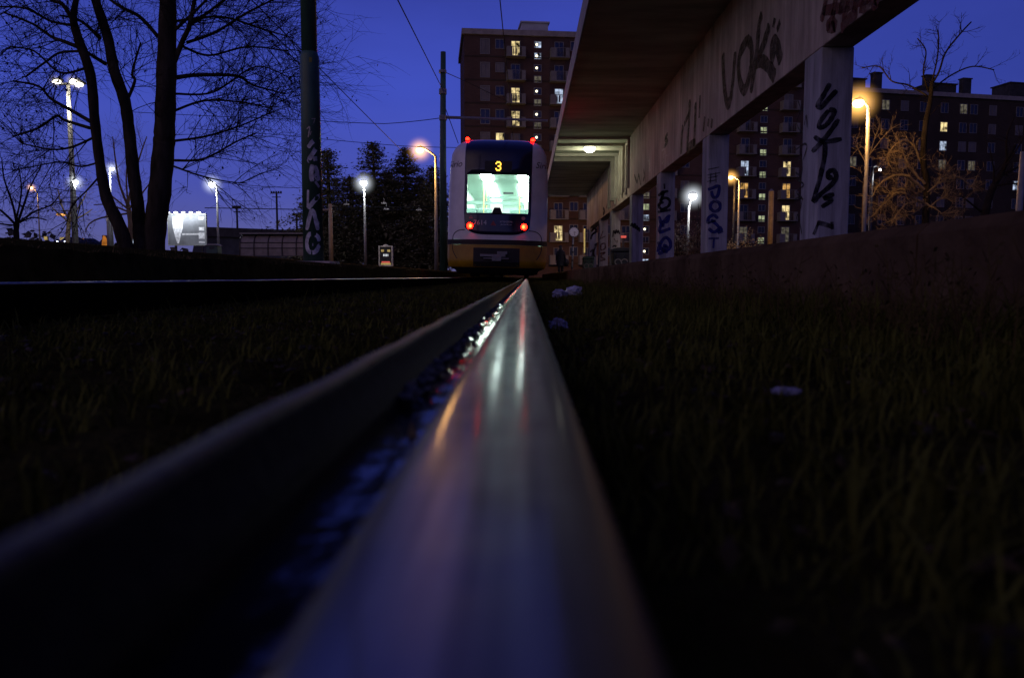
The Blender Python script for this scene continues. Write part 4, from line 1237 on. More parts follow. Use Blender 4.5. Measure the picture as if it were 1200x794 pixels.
big_tree('plane_tree', 'bare tree with a dark trunk leaning left, its twigs filling the left corner', 19.0,
    [([(149, 296), (140, 265), (125, 232), (117, 190), (111, 141), (106, 88), (91, 43), (86, 20), (91, -10), (94, -50)], [19, 15, 13, 11, 11, 11, 10, 8, 5, 3])],
    [([(88, 28), (73, 5), (60, 0), (30, -20)], 7, 3), ([(91, 55), (73, 48), (60, 43), (38, 28), (5, 15)], 6, 2), ([(107, 143), (83, 129), (60, 116), (45, 101), (15, 95)], 6, 2),
     ([(105, 150), (76, 141), (66, 136), (45, 150), (15, 160)], 5, 2), ([(95, 60), (70, 62), (53, 73), (30, 90)], 4, 2), ([(112, 160), (85, 172), (60, 175), (25, 168)], 4, 1.5),
     ([(88, 30), (60, 25), (30, 10), (0, 8)], 4, 2), ([(116, 190), (95, 195), (70, 190), (40, 195), (15, 200)], 3, 1), ([(100, 80), (70, 85), (40, 60), (10, 55)], 4, 1.5), ([(118, 205), (100, 225), (85, 240), (78, 262)], 3, 1)],
    21, leafy=.24, dens=7.5, bias=Vector((-.5, 0, -.1)), group='bare trees on the bank')
big_tree('plane_tree', 'bare tree with twin upright trunks at the centre of the left group', 19.4,
    [([(167, 296), (164, 265), (161, 237), (156, 199), (151, 151), (146, 118), (134, 83), (126, 43), (112, 0), (104, -40)], [20, 16, 14, 14, 13, 13, 12, 11, 10, 6]),
     ([(181, 297), (183, 259), (187, 226), (192, 171), (193, 151), (195, 88), (197, 0), (199, -60)], [22, 24, 25, 24, 23, 22, 18, 14])],
    [([(124, 75), (101, 60), (92, 45)], 6, 2), ([(117, 45), (95, 25), (70, 18)], 6, 2), ([(149, 118), (158, 95), (155, 85), (165, 50)], 5, 2), ([(206, 91), (232, 88), (277, 89), (297, 100), (335, 110)], 7, 1.5),
     ([(204, 73), (214, 48), (222, 30), (228, 0), (235, -30)], 8, 4), ([(219, 50), (252, 38), (290, 15), (330, -5)], 5, 2), ([(185, 43), (164, 20), (141, 8), (123, -5)], 6, 3), ([(205, 188), (239, 186), (277, 166), (300, 156)], 4, 1.5),
     ([(205, 165), (240, 160), (280, 148), (322, 130)], 4, 1.2), ([(204, 130), (240, 118), (285, 120), (320, 128)], 4, 1.2), ([(222, 30), (250, 10), (280, -15)], 5, 2), ([(204, 195), (232, 205), (262, 212), (290, 215)], 3, 1),
     ([(200, 40), (232, 10), (262, -20)], 5, 2), ([(215, 55), (245, 65), (290, 55), (338, 60)], 4, 1.5), ([(206, 110), (250, 108), (300, 78), (340, 92)], 3.5, 1.2), ([(205, 25), (260, 20), (310, 35), (345, 45)], 4, 1.2)],
    22, leafy=.05, dens=9.5, bias=Vector((.45, 0, .1)), group='bare trees on the bank')
big_tree('bare_tree', 'small bare spreading tree at the left edge below the orange lamp', 36.0,
    [([(20, 290), (19, 270), (20, 262)], [7, 6, 6])],
    [([(20, 265), (5, 250), (-15, 235), (-35, 225)], 4, 1), ([(20, 264), (15, 240), (5, 210), (2, 185)], 4, 1), ([(20, 263), (28, 240), (35, 220), (48, 195)], 4, 1), ([(20, 262), (40, 248), (60, 240), (72, 225)], 3, 1), ([(20, 262), (38, 255), (55, 258)], 3, 1), ([(18, 262), (25, 225), (22, 195)], 3, 1), ([(18, 264), (0, 262), (-20, 255)], 3, 1)],
    23, dens=2.6, bias=Vector((0, 0, .6)), tw_len=(.8, 1.8), mats=('twig', 'twig'), kids=(4, 2))
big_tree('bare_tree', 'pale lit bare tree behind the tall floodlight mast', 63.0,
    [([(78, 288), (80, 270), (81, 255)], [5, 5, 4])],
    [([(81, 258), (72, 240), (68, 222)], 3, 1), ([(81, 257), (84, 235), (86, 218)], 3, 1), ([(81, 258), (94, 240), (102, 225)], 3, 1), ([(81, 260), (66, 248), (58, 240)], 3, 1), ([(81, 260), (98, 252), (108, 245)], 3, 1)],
    24, dens=1.8, tw_len=(1, 2.2), mats=('lamplit_twig', 'lamplit_twig'), kids=(5, 3))
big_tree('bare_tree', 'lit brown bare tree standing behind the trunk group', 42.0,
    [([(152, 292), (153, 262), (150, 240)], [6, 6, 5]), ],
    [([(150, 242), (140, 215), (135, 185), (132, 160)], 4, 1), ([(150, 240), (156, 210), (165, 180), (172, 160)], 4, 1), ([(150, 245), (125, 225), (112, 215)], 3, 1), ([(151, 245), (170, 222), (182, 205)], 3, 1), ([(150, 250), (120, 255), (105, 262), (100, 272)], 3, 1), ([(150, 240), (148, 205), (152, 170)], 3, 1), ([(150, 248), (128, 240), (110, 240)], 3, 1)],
    25, dens=2.8, tw_len=(.9, 2.0), mats=('lamplit_twig', 'lamplit_twig'), kids=(4, 2))
# right: pollarded tree lit by the orange lamp
big_tree('pollarded_tree', 'knobbly pollarded tree lit orange by the lamp at right', 23.5,
    [([(1082, 262), (1086, 225), (1082, 190), (1084, 150), (1090, 118), (1092, 95)], [8, 7, 6.5, 6, 5, 3.5])],
    [([(1088, 105), (1100, 85), (1108, 62), (1125, 40), (1138, 26)], 5, 1.5), ([(1088, 108), (1082, 85), (1085, 60), (1075, 45)], 4, 1.2), ([(1092, 105), (1115, 88), (1140, 78), (1165, 82)], 4, 1.2), ([(1086, 112), (1065, 100), (1045, 95), (1030, 78), (1010, 80)], 4, 1.2), ([(1090, 105), (1098, 70), (1100, 45), (1098, 34)], 4, 1.2)],
    26, dens=4.5, bias=Vector((0, 0, .5)), tw_len=(.25, .6), mats=('pollard_bark', 'twig'), kids=(3, 2), limb_k=.5,
    low=[([(1083, 215), (1066, 195), (1056, 178), (1040, 180)], 5, 2), ([(1083, 222), (1060, 205), (1035, 212), (1022, 230)], 5, 1.5), ([(1085, 240), (1055, 225), (1035, 240), (1020, 255)], 4, 1.5), ([(1086, 225), (1108, 210), (1125, 208), (1140, 220)], 4, 1.5),
     ([(1084, 205), (1070, 170), (1050, 168), (1038, 190)], 4, 1.5), ([(1086, 245), (1105, 232), (1120, 240)], 3, 1), ([(1083, 235), (1060, 240), (1045, 262)], 4, 1.2), ([(1082, 190), (1100, 205), (1112, 225)], 3, 1),
     ([(1084, 240), (1070, 250), (1050, 256), (1032, 262)], 3, 1), ([(1085, 238), (1100, 248), (1112, 258)], 3, 1), ([(1086, 232), (1098, 215), (1108, 200)], 3, 1), ([(1082, 230), (1062, 222), (1044, 226), (1030, 244)], 3, 1)])
big_tree('bare_tree', 'dark slanting tree near the right edge before the far block', 27.0,
    [([(1140, 270), (1158, 235), (1172, 205), (1190, 170)], [11, 8, 6, 3])],
    [([(1160, 230), (1165, 205), (1160, 175)], 4, 1), ([(1170, 208), (1195, 195), (1215, 190)], 4, 1), ([(1180, 190), (1180, 160), (1190, 135)], 3, 1), ([(1150, 248), (1130, 232), (1120, 222)], 3, 1), ([(1175, 200), (1200, 160), (1215, 120)], 3, 1), ([(1165, 218), (1190, 215), (1210, 220)], 3, 1)],
    27, dens=2.6, tw_len=(.5, 1.2), mats=('twig', 'twig'), kids=(3, 2))
# twig spray lit by the lamp, left of the pollarded tree
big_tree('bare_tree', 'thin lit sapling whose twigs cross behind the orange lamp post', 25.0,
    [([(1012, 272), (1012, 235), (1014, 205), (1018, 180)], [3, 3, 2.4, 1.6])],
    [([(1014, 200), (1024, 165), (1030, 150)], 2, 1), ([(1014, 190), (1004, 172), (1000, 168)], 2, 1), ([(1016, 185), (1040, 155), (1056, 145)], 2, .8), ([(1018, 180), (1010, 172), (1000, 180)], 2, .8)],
    28, dens=5, tw_len=(.3, .6), mats=('lamplit_twig', 'lamplit_twig'), kids=(3, 2))

def conifer(label, px, ytop, d, w_px, seed, y0=312):
    rr = random.Random(seed)
    top = at(px, ytop, d); gz = G(top.x, d)
    hgt = top.z - gz
    t_ = thing('conifer_tree', label, 'tree', (top.x, d, gz), 'dark conifers beyond the shelter')
    tm, cm = MB(), MB()
    tm.tube([(top.x, d, gz - .1), (top.x + .1, d, gz + hgt * .5), (top.x, d, top.z)], [.34, .2, .03], 10)
    Wm = w_px * d / F
    z = .6
    while z < hgt:
        t = z / hgt
        Rm = 1.45 * Wm * (1.0 - t) ** .92 * (1 + .22 * math.sin(z * 2.3 + seed) + .12 * math.sin(z * 5.7 + seed * 2)) + .12
        nb = 8 if t < .85 else 4
        a0 = rr.uniform(0, 6.28)
        for k in range(nb):
            a = a0 + 6.283 * k / nb + rr.uniform(-.3, .3)
            L = Rm * rr.uniform(.45, 1.25)
            dr = Vector((math.cos(a), math.sin(a), rr.uniform(.05, .3)))
            n = max(3, int(L / .32))
            p = Vector((top.x, d, gz + z)); pts = [p]
            for i in range(n):
                dr.z -= .07
                pts.append(pts[-1] + dr.normalized() * (L / n))
            tm.tube(pts, [.045 * (1 - i / (n + .3)) + .006 for i in range(n + 1)], 4, False)
            for i in range(1, n + 1):
                for _ in range(13):
                    c = pts[i] + Vector((rr.gauss(0, .26), rr.gauss(0, .26), rr.gauss(-.02, .11)))
                    s_ = rr.uniform(.08, .22)
                    u = Vector((rr.uniform(-1, 1), rr.uniform(-1, 1), rr.uniform(-.35, .3))).normalized() * s_
                    v = u.cross(Vector((rr.uniform(-.5, .5), rr.uniform(-.5, .5), 1))).normalized() * s_ * .38
                    cm.add([c - u, c - v, c + u, c + v], [(0, 1, 2, 3)])
        z += rr.uniform(.16, .5) * (1 if t < .8 else .7)
    tm.build('trunk', M['bark'], t_)
    cm.build('crown', M['needle'], t_)
conifer('dark conifer half hidden behind the thick graffiti pole', 383, 174, 58, 46, 31)
conifer('tall dark layered conifer behind the white street lamp', 437, 167, 60, 58, 32)
conifer('dark conifer left of the orange street lamp head', 474, 174, 62, 56, 33)
conifer('shorter dark conifer partly behind the slim catenary pole', 508, 198, 58, 46, 34)
conifer('low ragged conifer seen to the left of the thick graffiti pole', 366, 214, 60, 22, 35)
conifer('dense lower conifer just left of the orange lamp pole', 492, 206, 66, 60, 38)
conifer('bushy conifer filling in behind the white street lamp pole', 455, 200, 68, 62, 37)
conifer('broad low conifer filling the gap between the tall ones', 410, 206, 64, 60, 36)

def shrub(label, px, ytop, d, w_px, seed, mat='dry_leaf', base_z=None):
    rr = random.Random(seed)
    top = at(px, ytop, d)
    gz = base_z if base_z is not None else G(top.x, d)
    t_ = thing('shrub', label, 'shrub', (top.x, d, gz), 'shrubs behind the pillars')
    W = w_px * d / F; hgt = top.z - gz
    sm, cm = MB(), MB()
    for k in range(46):
        a = rr.uniform(0, 6.28); rr_ = rr.random() ** .5
        e = Vector((top.x + math.cos(a) * W * rr_, d + math.sin(a) * W * .7 * rr_, gz + hgt * (1 - .35 * rr_ ** 2) * rr.uniform(.55, 1.05)))
        p = Vector((top.x + rr.uniform(-.2, .2), d + rr.uniform(-.2, .2), gz))
        mid = p.lerp(e, .5) + Vector((0, 0, .12))
        pts = smooth_path([p, mid, e], 4)
        sm.tube(pts, [.02 * (1 - i / len(pts)) + .004 for i in range(len(pts))], 4, False)
        for i in range(2, len(pts)):
            for _ in range(9):
                c = pts[i] + Vector((rr.gauss(0, .16), rr.gauss(0, .16), rr.gauss(0, .16)))
                s_ = rr.uniform(.03, .075)
                u = rv(rr) * s_; v = u.orthogonal().normalized() * s_ * .6
                cm.add([c - u, c - v, c + u, c + v], [(0, 1, 2, 3)])
    sm.build('stems', M['twig'], t_)
    cm.build('foliage', M[mat], t_)
shrub('leafy shrub lit amber under the white lamp between pillars', 797, 258, 38, 17, 41, base_z=H - .1)
shrub('leafy shrub right of the white lamp pole, beside the POST pillar', 818, 264, 37, 14, 42, base_z=H - .1)
shrub('dull shrub under the orange lamp before the brick block', 876, 272, 44, 26, 43, base_z=H - .1)

# ------------------------------------------------------------------ apartment blocks
def block(name, label, pxa, da, pxb, db, ztop, mat, ground_z, depth=14.0):
    a, b = at(pxa, 300, da), at(pxb, 300, db)
    a.z = b.z = ground_z
    u = (b - a); L = u.length; u.normalize()
    n = Vector((u.y, -u.x, 0))                       # towards the viewer
    t_ = thing(name, label, 'apartment block', a)
    mb = MB()
    mb.prism([a, b, b - n * depth, a - n * depth], (0, 0, ztop - ground_z))
    mb.build('wall', mat, t_)
    mb = MB()
    o = n * .35
    mb.prism([a + o - u * .3 + Vector((0, 0, ztop - ground_z - .55)), b + o + u * .3 + Vector((0, 0, ztop - ground_z - .55)), b - n * depth + u * .3 + Vector((0, 0, ztop - ground_z - .55)), a - n * depth - u * .3 + Vector((0, 0, ztop - ground_z - .55))], (0, 0, .7))
    mb.build('roof_edge', M['roof_concrete'], t_)
    return t_, a, u, n, L
def rect(mb, c, u, n, w, h, off, th=.04, mi=0):
    mb.obox(c + n * off, u * (w / 2), n * (th / 2), Vector((0, 0, h / 2)), mi)
def window(parent, c, u, n, w, h, pane, name='window', curtain=False):
    mb = MB()
    fw = .09
    for sx in (-1, 1): rect(mb, c + u * sx * (w / 2 - fw / 2), u, n, fw, h, .05, .1)
    for sz in (-1, 1): rect(mb, c + Vector((0, 0, sz * (h / 2 - fw / 2))), u, n, w - 2 * fw, fw, .05, .1)
    if w > .8: rect(mb, c, u, n, .06, h - 2 * fw, .05, .08)
    o = mb.build(name, M['frame'], parent)
    mb = MB(); rect(mb, c, u, n, w - 2 * fw + .02, h - 2 * fw + .02, .012, .016); mb.build('pane', M[pane], o)
    return o
HB = H + 32.04
towerA, a0, uA, nA, LA = block('apartment_block', 'ten storey red brick apartment block behind the tram with a few lit windows', 545, 103, 962, 109, HB, M['brick'], H - .1)
def fcA(px, py=300):
    return on_plane(px, py, a0, nA)
rr = random.Random(5)
def hidden(px, z):
    return False
cols = [(569, 'w'), (586, 's'), (604, 'b'), (629.5, 't'), (654, 'b'), (672, 's'), (688, 'b'), (712, 's'), (733, 'b'), (756, 't'), (779, 'b'), (801, 's'), (826, 's'), (870, 'b'), (891, 't'), (919, 'b'), (942, 's')]
litA = {(604, 0): 'lit_warm', (604, 2): 'lit_warm', (604, 3): 'lit_warm', (654, 2): 'lit_cool', (586, 4): 'lit_warm', (654, 8): 'lit_warm',
        (870, 5): 'lit_cool', (870, 6): 'lit_orange', (870, 8): 'lit_dim', (919, 5): 'lit_warm', (919, 6): 'lit_orange', (919, 7): 'lit_warm', (919, 8): 'lit_dim', (942, 5): 'lit_warm', (942, 8): 'lit_dim', (569, 2): 'blind', (569, 1): 'blind'}
for px, kd in cols:
    base = fcA(px)
    for fl in range(10):
        zt = HB - 1.0 - fl * 3.0                     # top of the opening on this floor
        c = Vector((base.x, base.y, 0))
        if 696 < px < 760 and fl < 6 and kd != 't': continue   # always behind the canopy wall
        if kd == 'w':
            p = litA.get((px, fl), rr.choice(['glass_dark', 'glass_dark', 'blind']))
            window(towerA, c + Vector((0, 0, zt - 1.0)), uA, nA, 1.3, 2.0, p)
        elif kd == 's':
            p = litA.get((px, fl), rr.choice(['glass_dark', 'glass_dark', 'blind']))
            window(towerA, c + Vector((0, 0, zt - .65)), uA, nA, 1.2, 1.25, p)
        elif kd == 't':
            for j, zz in enumerate((zt - .6, zt - 2.05)):
                if px == 629.5:
                    p = ('lit_cool' if fl == 0 else ('lit_dim' if j else 'glass_dark'))
                elif px == 891:
                    p = 'lit_green' if j else 'glass_dark'
                else:
                    p = rr.choice(['lit_dim', 'lit_green', 'glass_dark', 'lit_cool'])
                wn = window(towerA, c + Vector((0, 0, zz)), uA, nA, 1.05, .95, p, 'stair_window')
                if (px == 629.5 and j == 0) or (px == 756 and fl in (8, 9) and j == 0) or (px == 629.5 and fl == 0):
                    mb = MB(); q = c + Vector((0, 0, zz)) - uA * .15 + nA * .1; mb.ell(q, .17, 10, 6); mb.build('bulb', M['lit_bulb'], wn)
        elif kd == 'b':
            p = litA.get((px, fl), rr.choice(['glass_dark', 'glass_dark', 'glass_dark', 'blind']))
            window(towerA, c + Vector((0, 0, zt - 1.25)) , uA, nA, 1.25, 2.2, p, 'balcony_door')
            cc = c + Vector((0, 0, zt - 1.75))
            mb = MB(); rect(mb, cc - uA * .86, uA, nA, .74, 1.15, 1.1, .07); rect(mb, cc + uA * .98, uA, nA, .5, 1.15, 1.1, .07)
            for bx_ in (-.38, -.18, .02, .22, .42, .62): rect(mb, cc + uA * bx_, uA, nA, .03, 1.1, 1.1, .03)
            rect(mb, cc + uA * .12 + Vector((0, 0, .55)), uA, nA, 1.2, .05, 1.1, .05)
            for sx in (-1, 1): mb.obox(cc + uA * sx * 1.2 + nA * .56, uA * .035, nA * .5, Vector((0, 0, .575)))
            mb.obox(cc + nA * .57 + Vector((0, 0, -.64)), uA * 1.28, nA * .56, Vector((0, 0, .06)))
            o = mb.build('balcony', M['balcony'], towerA)
            if p.startswith('lit') and rr.random() < .8:
                mb = MB()
                for sx in (-.25, .1):
                    mb.ell(c + Vector((0, 0, zt - 1.25 - .25)) + uA * sx + nA * .14, (.09, .05, .55), 8, 5)
                mb.build('curtain_fold', M['frame'], o)
# floor bands
for fl in range(10):
    mb = MB(); z = HB - .55 - .48 - fl * 3.0 - 2.25
    mb.obox(a0 + uA * (LA / 2) + nA * .02 + Vector((0, 0, z - a0.z)), uA * (LA / 2), nA * .03, Vector((0, 0, .09)))
    mb.build('floor_band', M['brick_far'], towerA)
# chimneys and the roof house
for px, y0, y1, w in ((592.5, 38, 48, 1.1), (616.5, 38.5, 48, 1.1), (642.5, 39.5, 49, 1.1), (667, 41, 50, 1.1)):
    b_ = fcA(px); zt = at(px, y0, b_.y).z
    mb = MB(); c = Vector((b_.x, b_.y, (HB + zt) / 2 + .05)) - nA * .6
    mb.obox(c, uA * w * .42, nA * .4, Vector((0, 0, (zt - HB) / 2))); mb.obox(c + Vector((0, 0, (zt - HB) / 2 + .06)), uA * w * .5, nA * .5, Vector((0, 0, .06)))
    mb.build('chimney', M['shed'], towerA)
b_ = fcA(627); zt = at(627, 28, b_.y).z
mb = MB(); c = Vector((b_.x, b_.y, (HB + zt) / 2)) - nA * 2.6
mb.obox(c, uA * 1.75, nA * 2.0, Vector((0, 0, (zt - HB) / 2 + .3))); mb.obox(c + Vector((0, 0, (zt - HB) / 2 + .36)), uA * 1.95, nA * 2.2, Vector((0, 0, .1)))
mb.build('roof_house', P('skylit roof render', (.4, .4, .42), .9, ns=1, amt=.2), towerA)  # paler than the walls, skylight put into its colour

# farther block on the right
HB2 = at(990, 105, 131).z
towerB, b0, uB, nB, LB = block('apartment_block', 'dark far apartment block behind the pollarded tree with roof chimneys', 935, 128, 1290, 142, HB2, M['brick_far'], H - .1)
litB = {(995, 0): 'lit_warm', (1031, 0): 'lit_dim', (1099, 1): 'lit_warm', (1099, 2): 'lit_cool', (1099, 3): 'lit_dim', (1133, 3): 'lit_dim', (995, 3): 'lit_dim', (1121, 0): 'lit_dim', (1186, 4): 'lit_cool', (1155, 1): 'blind', (1155, 0): 'blind', (1180, 0): 'blind'}
for px in (972, 995, 1013, 1031, 1053, 1075, 1099, 1121, 1133, 1155, 1186, 1210):
    b_ = on_plane(px, 300, b0, nB)
    for fl in range(8):
        p = litB.get((px, fl), rr.choice(['glass_dark', 'glass_dark', 'glass_dark', 'blind']))
        window(towerB, Vector((b_.x, b_.y, HB2 - 2.4 - fl * 3.15)), uB, nB, 1.5, 1.7, p)
for px, y0, w, hh in ((1026, 84, 1.5, 0), (1086.5, 87, 1.6, 0), (1129.5, 91, 1.6, 0)):
    b_ = on_plane(px, 300, b0, nB); zt = at(px, y0, b_.y).z
    mb = MB(); c = Vector((b_.x, b_.y, (HB2 + zt) / 2)) - nB * 1.5
    mb.obox(c, uB * w * .5, nB * .5, Vector((0, 0, (zt - HB2) / 2))); mb.obox(c + Vector((0, 0, (zt - HB2) / 2 + .08)), uB * w * .6, nB * .6, Vector((0, 0, .1)))
    mb.build('chimney', M['shed'], towerB)
for px0, px1, y0 in ((986, 1016, 88), (1092, 1122, 94.5), (1185, 1215, 94)):
    pa, pb = on_plane(px0, 300, b0, nB), on_plane(px1, 300, b0, nB); zt = at((px0 + px1) / 2, y0, pa.y).z
    mb = MB(); c = (pa + pb) / 2; c.z = (HB2 + zt) / 2 - .1; c -= nB * 4
    mb.obox(c, uB * ((pb - pa).length / 2), nB * 2, Vector((0, 0, (zt - HB2) / 2 + .1))); mb.obox(c + Vector((0, 0, (zt - HB2) / 2 + .2)), uB * ((pb - pa).length / 2 + .2), nB * 2.2, Vector((0, 0, .1)))
    mb.build('roof_house', M['shed'], towerB)

# ------------------------------------------------------------------ left: shed, shelter, billboard, container, cars, signs
d = 100.0
sa, sb2 = at(233, 266, d), at(380, 273, d)
gz = G(sa.x, d)
shed = thing('shed', 'long dark low shed with a pitched end behind the bus shelter', 'shed', (sa.x, d, gz))
mb = MB()
ridge = sa.z
mb.prism([Vector((sa.x - 1.2, d, gz - .2)), Vector((sb2.x, d, gz - .2)), Vector((sb2.x, d, sb2.z - .8)), Vector((sa.x - .4, d, ridge - 1.0))], (0, 10, 0)); mb.build('wall', M['shed_wall'], shed)
mb = MB()
mb.prism([Vector((sa.x - 1.5, d - .6, ridge - 2.0)), Vector((sa.x + .7, d - .6, ridge)), Vector((sb2.x + .5, d - .6, sb2.z + .2)), Vector((sb2.x + .5, d - .6, sb2.z - .9)), Vector((sa.x + .5, d - .6, ridge - 1.2))], (0, 11.5, 0)); mb.build('roof', M['shed'], shed)
# shelter with a curved lattice of panels
d = 42.0
s0, s1 = at(281.5, 303, d), at(364, 303, d)
gz = G(s0.x, d)
zt = at(300, 274, d).z
hs = zt - gz
sh = thing('bus_shelter', 'curved glazed bus shelter with dark mullions beside the thick graffiti pole', 'shelter', (s0.x, d, gz))
prof_s = [(0, 0), (-.02, .35), (.02, .6), (.12, .8), (.35, .95), (.75, 1.0)]
prof_s = [(p[0] * 1.2, p[1] * hs) for p in prof_s]
L_ = s1.x - s0.x
mb = MB()
mb.grid([[Vector((s0.x + .25 * (1 - 1) + L_ * i / 5 + (.0), d + q[0], gz + q[1])) for i in range(6)] for q in prof_s]); mb.build('panels', M['shelter_glass'], sh, smooth=True)
for i in range(6):
    mb = MB(); x = s0.x + L_ * i / 5
    mb.tube([Vector((x, d + q[0] - .03, gz + q[1])) for q in prof_s], .028, 6); mb.build('mullion', M['dark_metal'], sh)
for fz in (1, 2, 4):
    q = prof_s[fz]; mb = MB(); mb.tube([(s0.x, d + q[0] - .03, gz + q[1]), (s1.x, d + q[0] - .03, gz + q[1])], .02, 6); mb.build('transom', M['dark_metal'], sh)
mb = MB(); q = prof_s[-1]; mb.box((s0.x - .05, d + .1, gz + hs), (s1.x + .05, d + 1.5, gz + hs + .07)); mb.build('roof', M['grey_metal'], sh)
mb = MB(); mb.box((s0.x + .2, d + .5, gz + .42), (s1.x - .2, d + .9, gz + .47)); mb.box((s0.x + .4, d + .6, gz), (s0.x + .5, d + .8, gz + .42)); mb.box((s1.x - .5, d + .6, gz), (s1.x - .4, d + .8, gz + .42)); mb.build('bench', M['grey_metal'], sh)
# billboard
d = 58.0
c0, c1 = at(198, 287, d), at(241, 251, d)
gz = G(c0.x, d)
bb = thing('billboard', 'large lit advertising billboard with a row of top lamps right of the trunks', 'billboard', (c0.x, d, gz))
W_, Hh = c1.x - c0.x, c1.z - c0.z
def bp(fx, fy, y): return Vector((c0.x + W_ * fx, d - y, c0.z + Hh * fy))
mb = MB(); mb.box((c0.x, d, c0.z), (c1.x, d + .12, c1.z)); panel = mb.build('panel', M['board_dark'], bb)
mb = MB(); mb.add([bp(.13, .93, .006), bp(.40, .93, .006), bp(.38, .55, .006), bp(.34, .38, .006), bp(.30, .2, .006), bp(.27, .05, .006), bp(.22, .05, .006), bp(.17, .3, .006), bp(.14, .45, .006), bp(.11, .65, .006)], [tuple(range(9, -1, -1))]); mb.build('poster_figure', M['board_white'], panel)
mb = MB()
x = .37
while x < .80:
    w = random.uniform(.012, .03); mb.quad(bp(x, .325, .006), bp(x + w, .325, .006), bp(x + w, .375 + random.uniform(0, .02), .006), bp(x, .375, .006)); x += w + .006
mb.build('poster_caption', M['board_white'], panel)
for x0, x1, y0, y1 in ((.81, .95, .47, .58), (.80, .96, .2, .40), (.80, .96, .06, .12), (.81, .94, .83, .92)):
    mb = MB(); mb.quad(bp(x0, y0, .006), bp(x1, y0, .006), bp(x1, y1, .006), bp(x0, y1, .006)); mb.build('poster_picture', M['board_white'], panel)
mb = MB()
for fx0, fx1, fy0, fy1 in ((-.012, 0, -.02, 1.02), (1, 1.012, -.02, 1.02), (0, 1, 1, 1.02), (0, 1, -.02, 0)):
    mb.box((c0.x + W_ * fx0, d - .06, c0.z + Hh * fy0), (c0.x + W_ * fx1, d + .14, c0.z + Hh * fy1))
mb.build('frame', M['galv'], bb)
for fx in (.1, .3, .5, .7, .9):
    q = bp(fx, 1.04, .6); mb = MB(); mb.tube([bp(fx, 1.02, 0), bp(fx, 1.07, .3), q], .02, 6); la = mb.build('lamp_arm', M['grey_metal'], bb)
    mb = MB(); mb.ell(q, (.14, .07, .05), 10, 6); mb.build('lens', E('billboard lamp', (.9, .95, 1), 12), la)
    point_light('lamp_light', q - Vector((0, 0, .1)), (.88, .94, 1), 60, .08, bb)
for fx in (.15, .85):
    mb = MB(); mb.box((c0.x + W_ * fx - .07, d + .16, gz - .1), (c0.x + W_ * fx + .07, d + .3, c1.z)); mb.build('post', M['dark_metal'], bb)
# small green container
d = 34.0
q0 = at(241.5, 300, d); gz = G(q0.x, d); w = 14 * d / F
ct = thing('clothes_container', 'small green roadside container below the billboard lamp', 'container', (q0.x, d, gz))
mb = MB(); mb.prism([Vector((q0.x, d, gz)), Vector((q0.x + w, d, gz)), Vector((q0.x + w * .95, d, gz + .34)), Vector((q0.x + w * .05, d, gz + .34))], (0, .5, 0)); mb.build('body', M['bin_green'], ct, bevel=.02)
mb = MB(); mb.prism([Vector((q0.x - .02, d - .03, gz + .345)), Vector((q0.x + w + .02, d - .03, gz + .345)), Vector((q0.x + w * .85, d - .03, gz + .42)), Vector((q0.x + w * .15, d - .03, gz + .42))], (0, .56, 0)); mb.build('lid', M['galv'], ct, bevel=.015)
mb = MB(); mb.box((q0.x + w * .3, d - .02, gz + .2), (q0.x + w * .7, d - .004, gz + .28)); mb.build('slot', M['dark_metal'], ct)

# lit totem sign
d = 48.0
q0, q1 = at(444, 309, d), at(460, 288, d)
gz = G(q0.x, d)
ts = thing('totem_sign', 'small framed lit advertising totem with yellow spots before the conifers', 'sign', ((q0.x + q1.x) / 2, d, gz))
W_, Hh = q1.x - q0.x, q1.z - gz
def tp(fx, fz, y=.0): return Vector((q0.x + W_ * fx, d - y, gz + Hh * fz))
mb = MB(); mb.box(tp(.06, .04), tp(.94, .96) + Vector((0, .2, 0))); fc = mb.build('face', M['tram_black'], ts)
mb = MB()
mb.box(tp(0, 0, .05), tp(.07, 1) + Vector((0, .25, 0))); mb.box(tp(.93, 0, .05), tp(1, 1) + Vector((0, .25, 0))); mb.box(tp(.07, .95, .05), tp(.93, 1.0) + Vector((0, .25, 0))); mb.box(tp(.07, 0, .05), tp(.93, .06) + Vector((0, .25, 0)))
mb.prism([tp(.3, 1.002, .05), tp(.7, 1.002, .05), tp(.6, 1.07, .05), tp(.4, 1.07, .05)], (0, .3, 0)); mb.build('frame', P('sign frame', (.55, .5, .42), .5), ts)
mb = MB()
for cx in (.28, .72): mb.obox(tp(cx, .76, .012), Vector((W_ * .1, 0, 0)), Vector((0, .01, 0)), Vector((0, 0, Hh * .055)))
mb.build('yellow_spot', M['sign_yellow'], fc)
mb = MB()
for cx, w in ((.36, .05), (.46, .04), (.56, .05), (.66, .03)): mb.obox(tp(cx, .54, .012), Vector((W_ * w * .7, 0, 0)), Vector((0, .01, 0)), Vector((0, 0, Hh * .055)))
mb.build('white_mark', M['sign_white'], fc)
mb = MB()
mb.obox(tp(.5, .2, .012), Vector((W_ * .3, 0, 0)), Vector((0, .01, 0)), Vector((0, 0, Hh * .035))); mb.build('red_stripe', M['sign_red'], fc)
mb = MB(); mb.obox(tp(.5, .11, .012), Vector((W_ * .36, 0, 0)), Vector((0, .01, 0)), Vector((0, 0, Hh * .045))); mb.build('pale_stripe', M['sign_yellow'], fc)

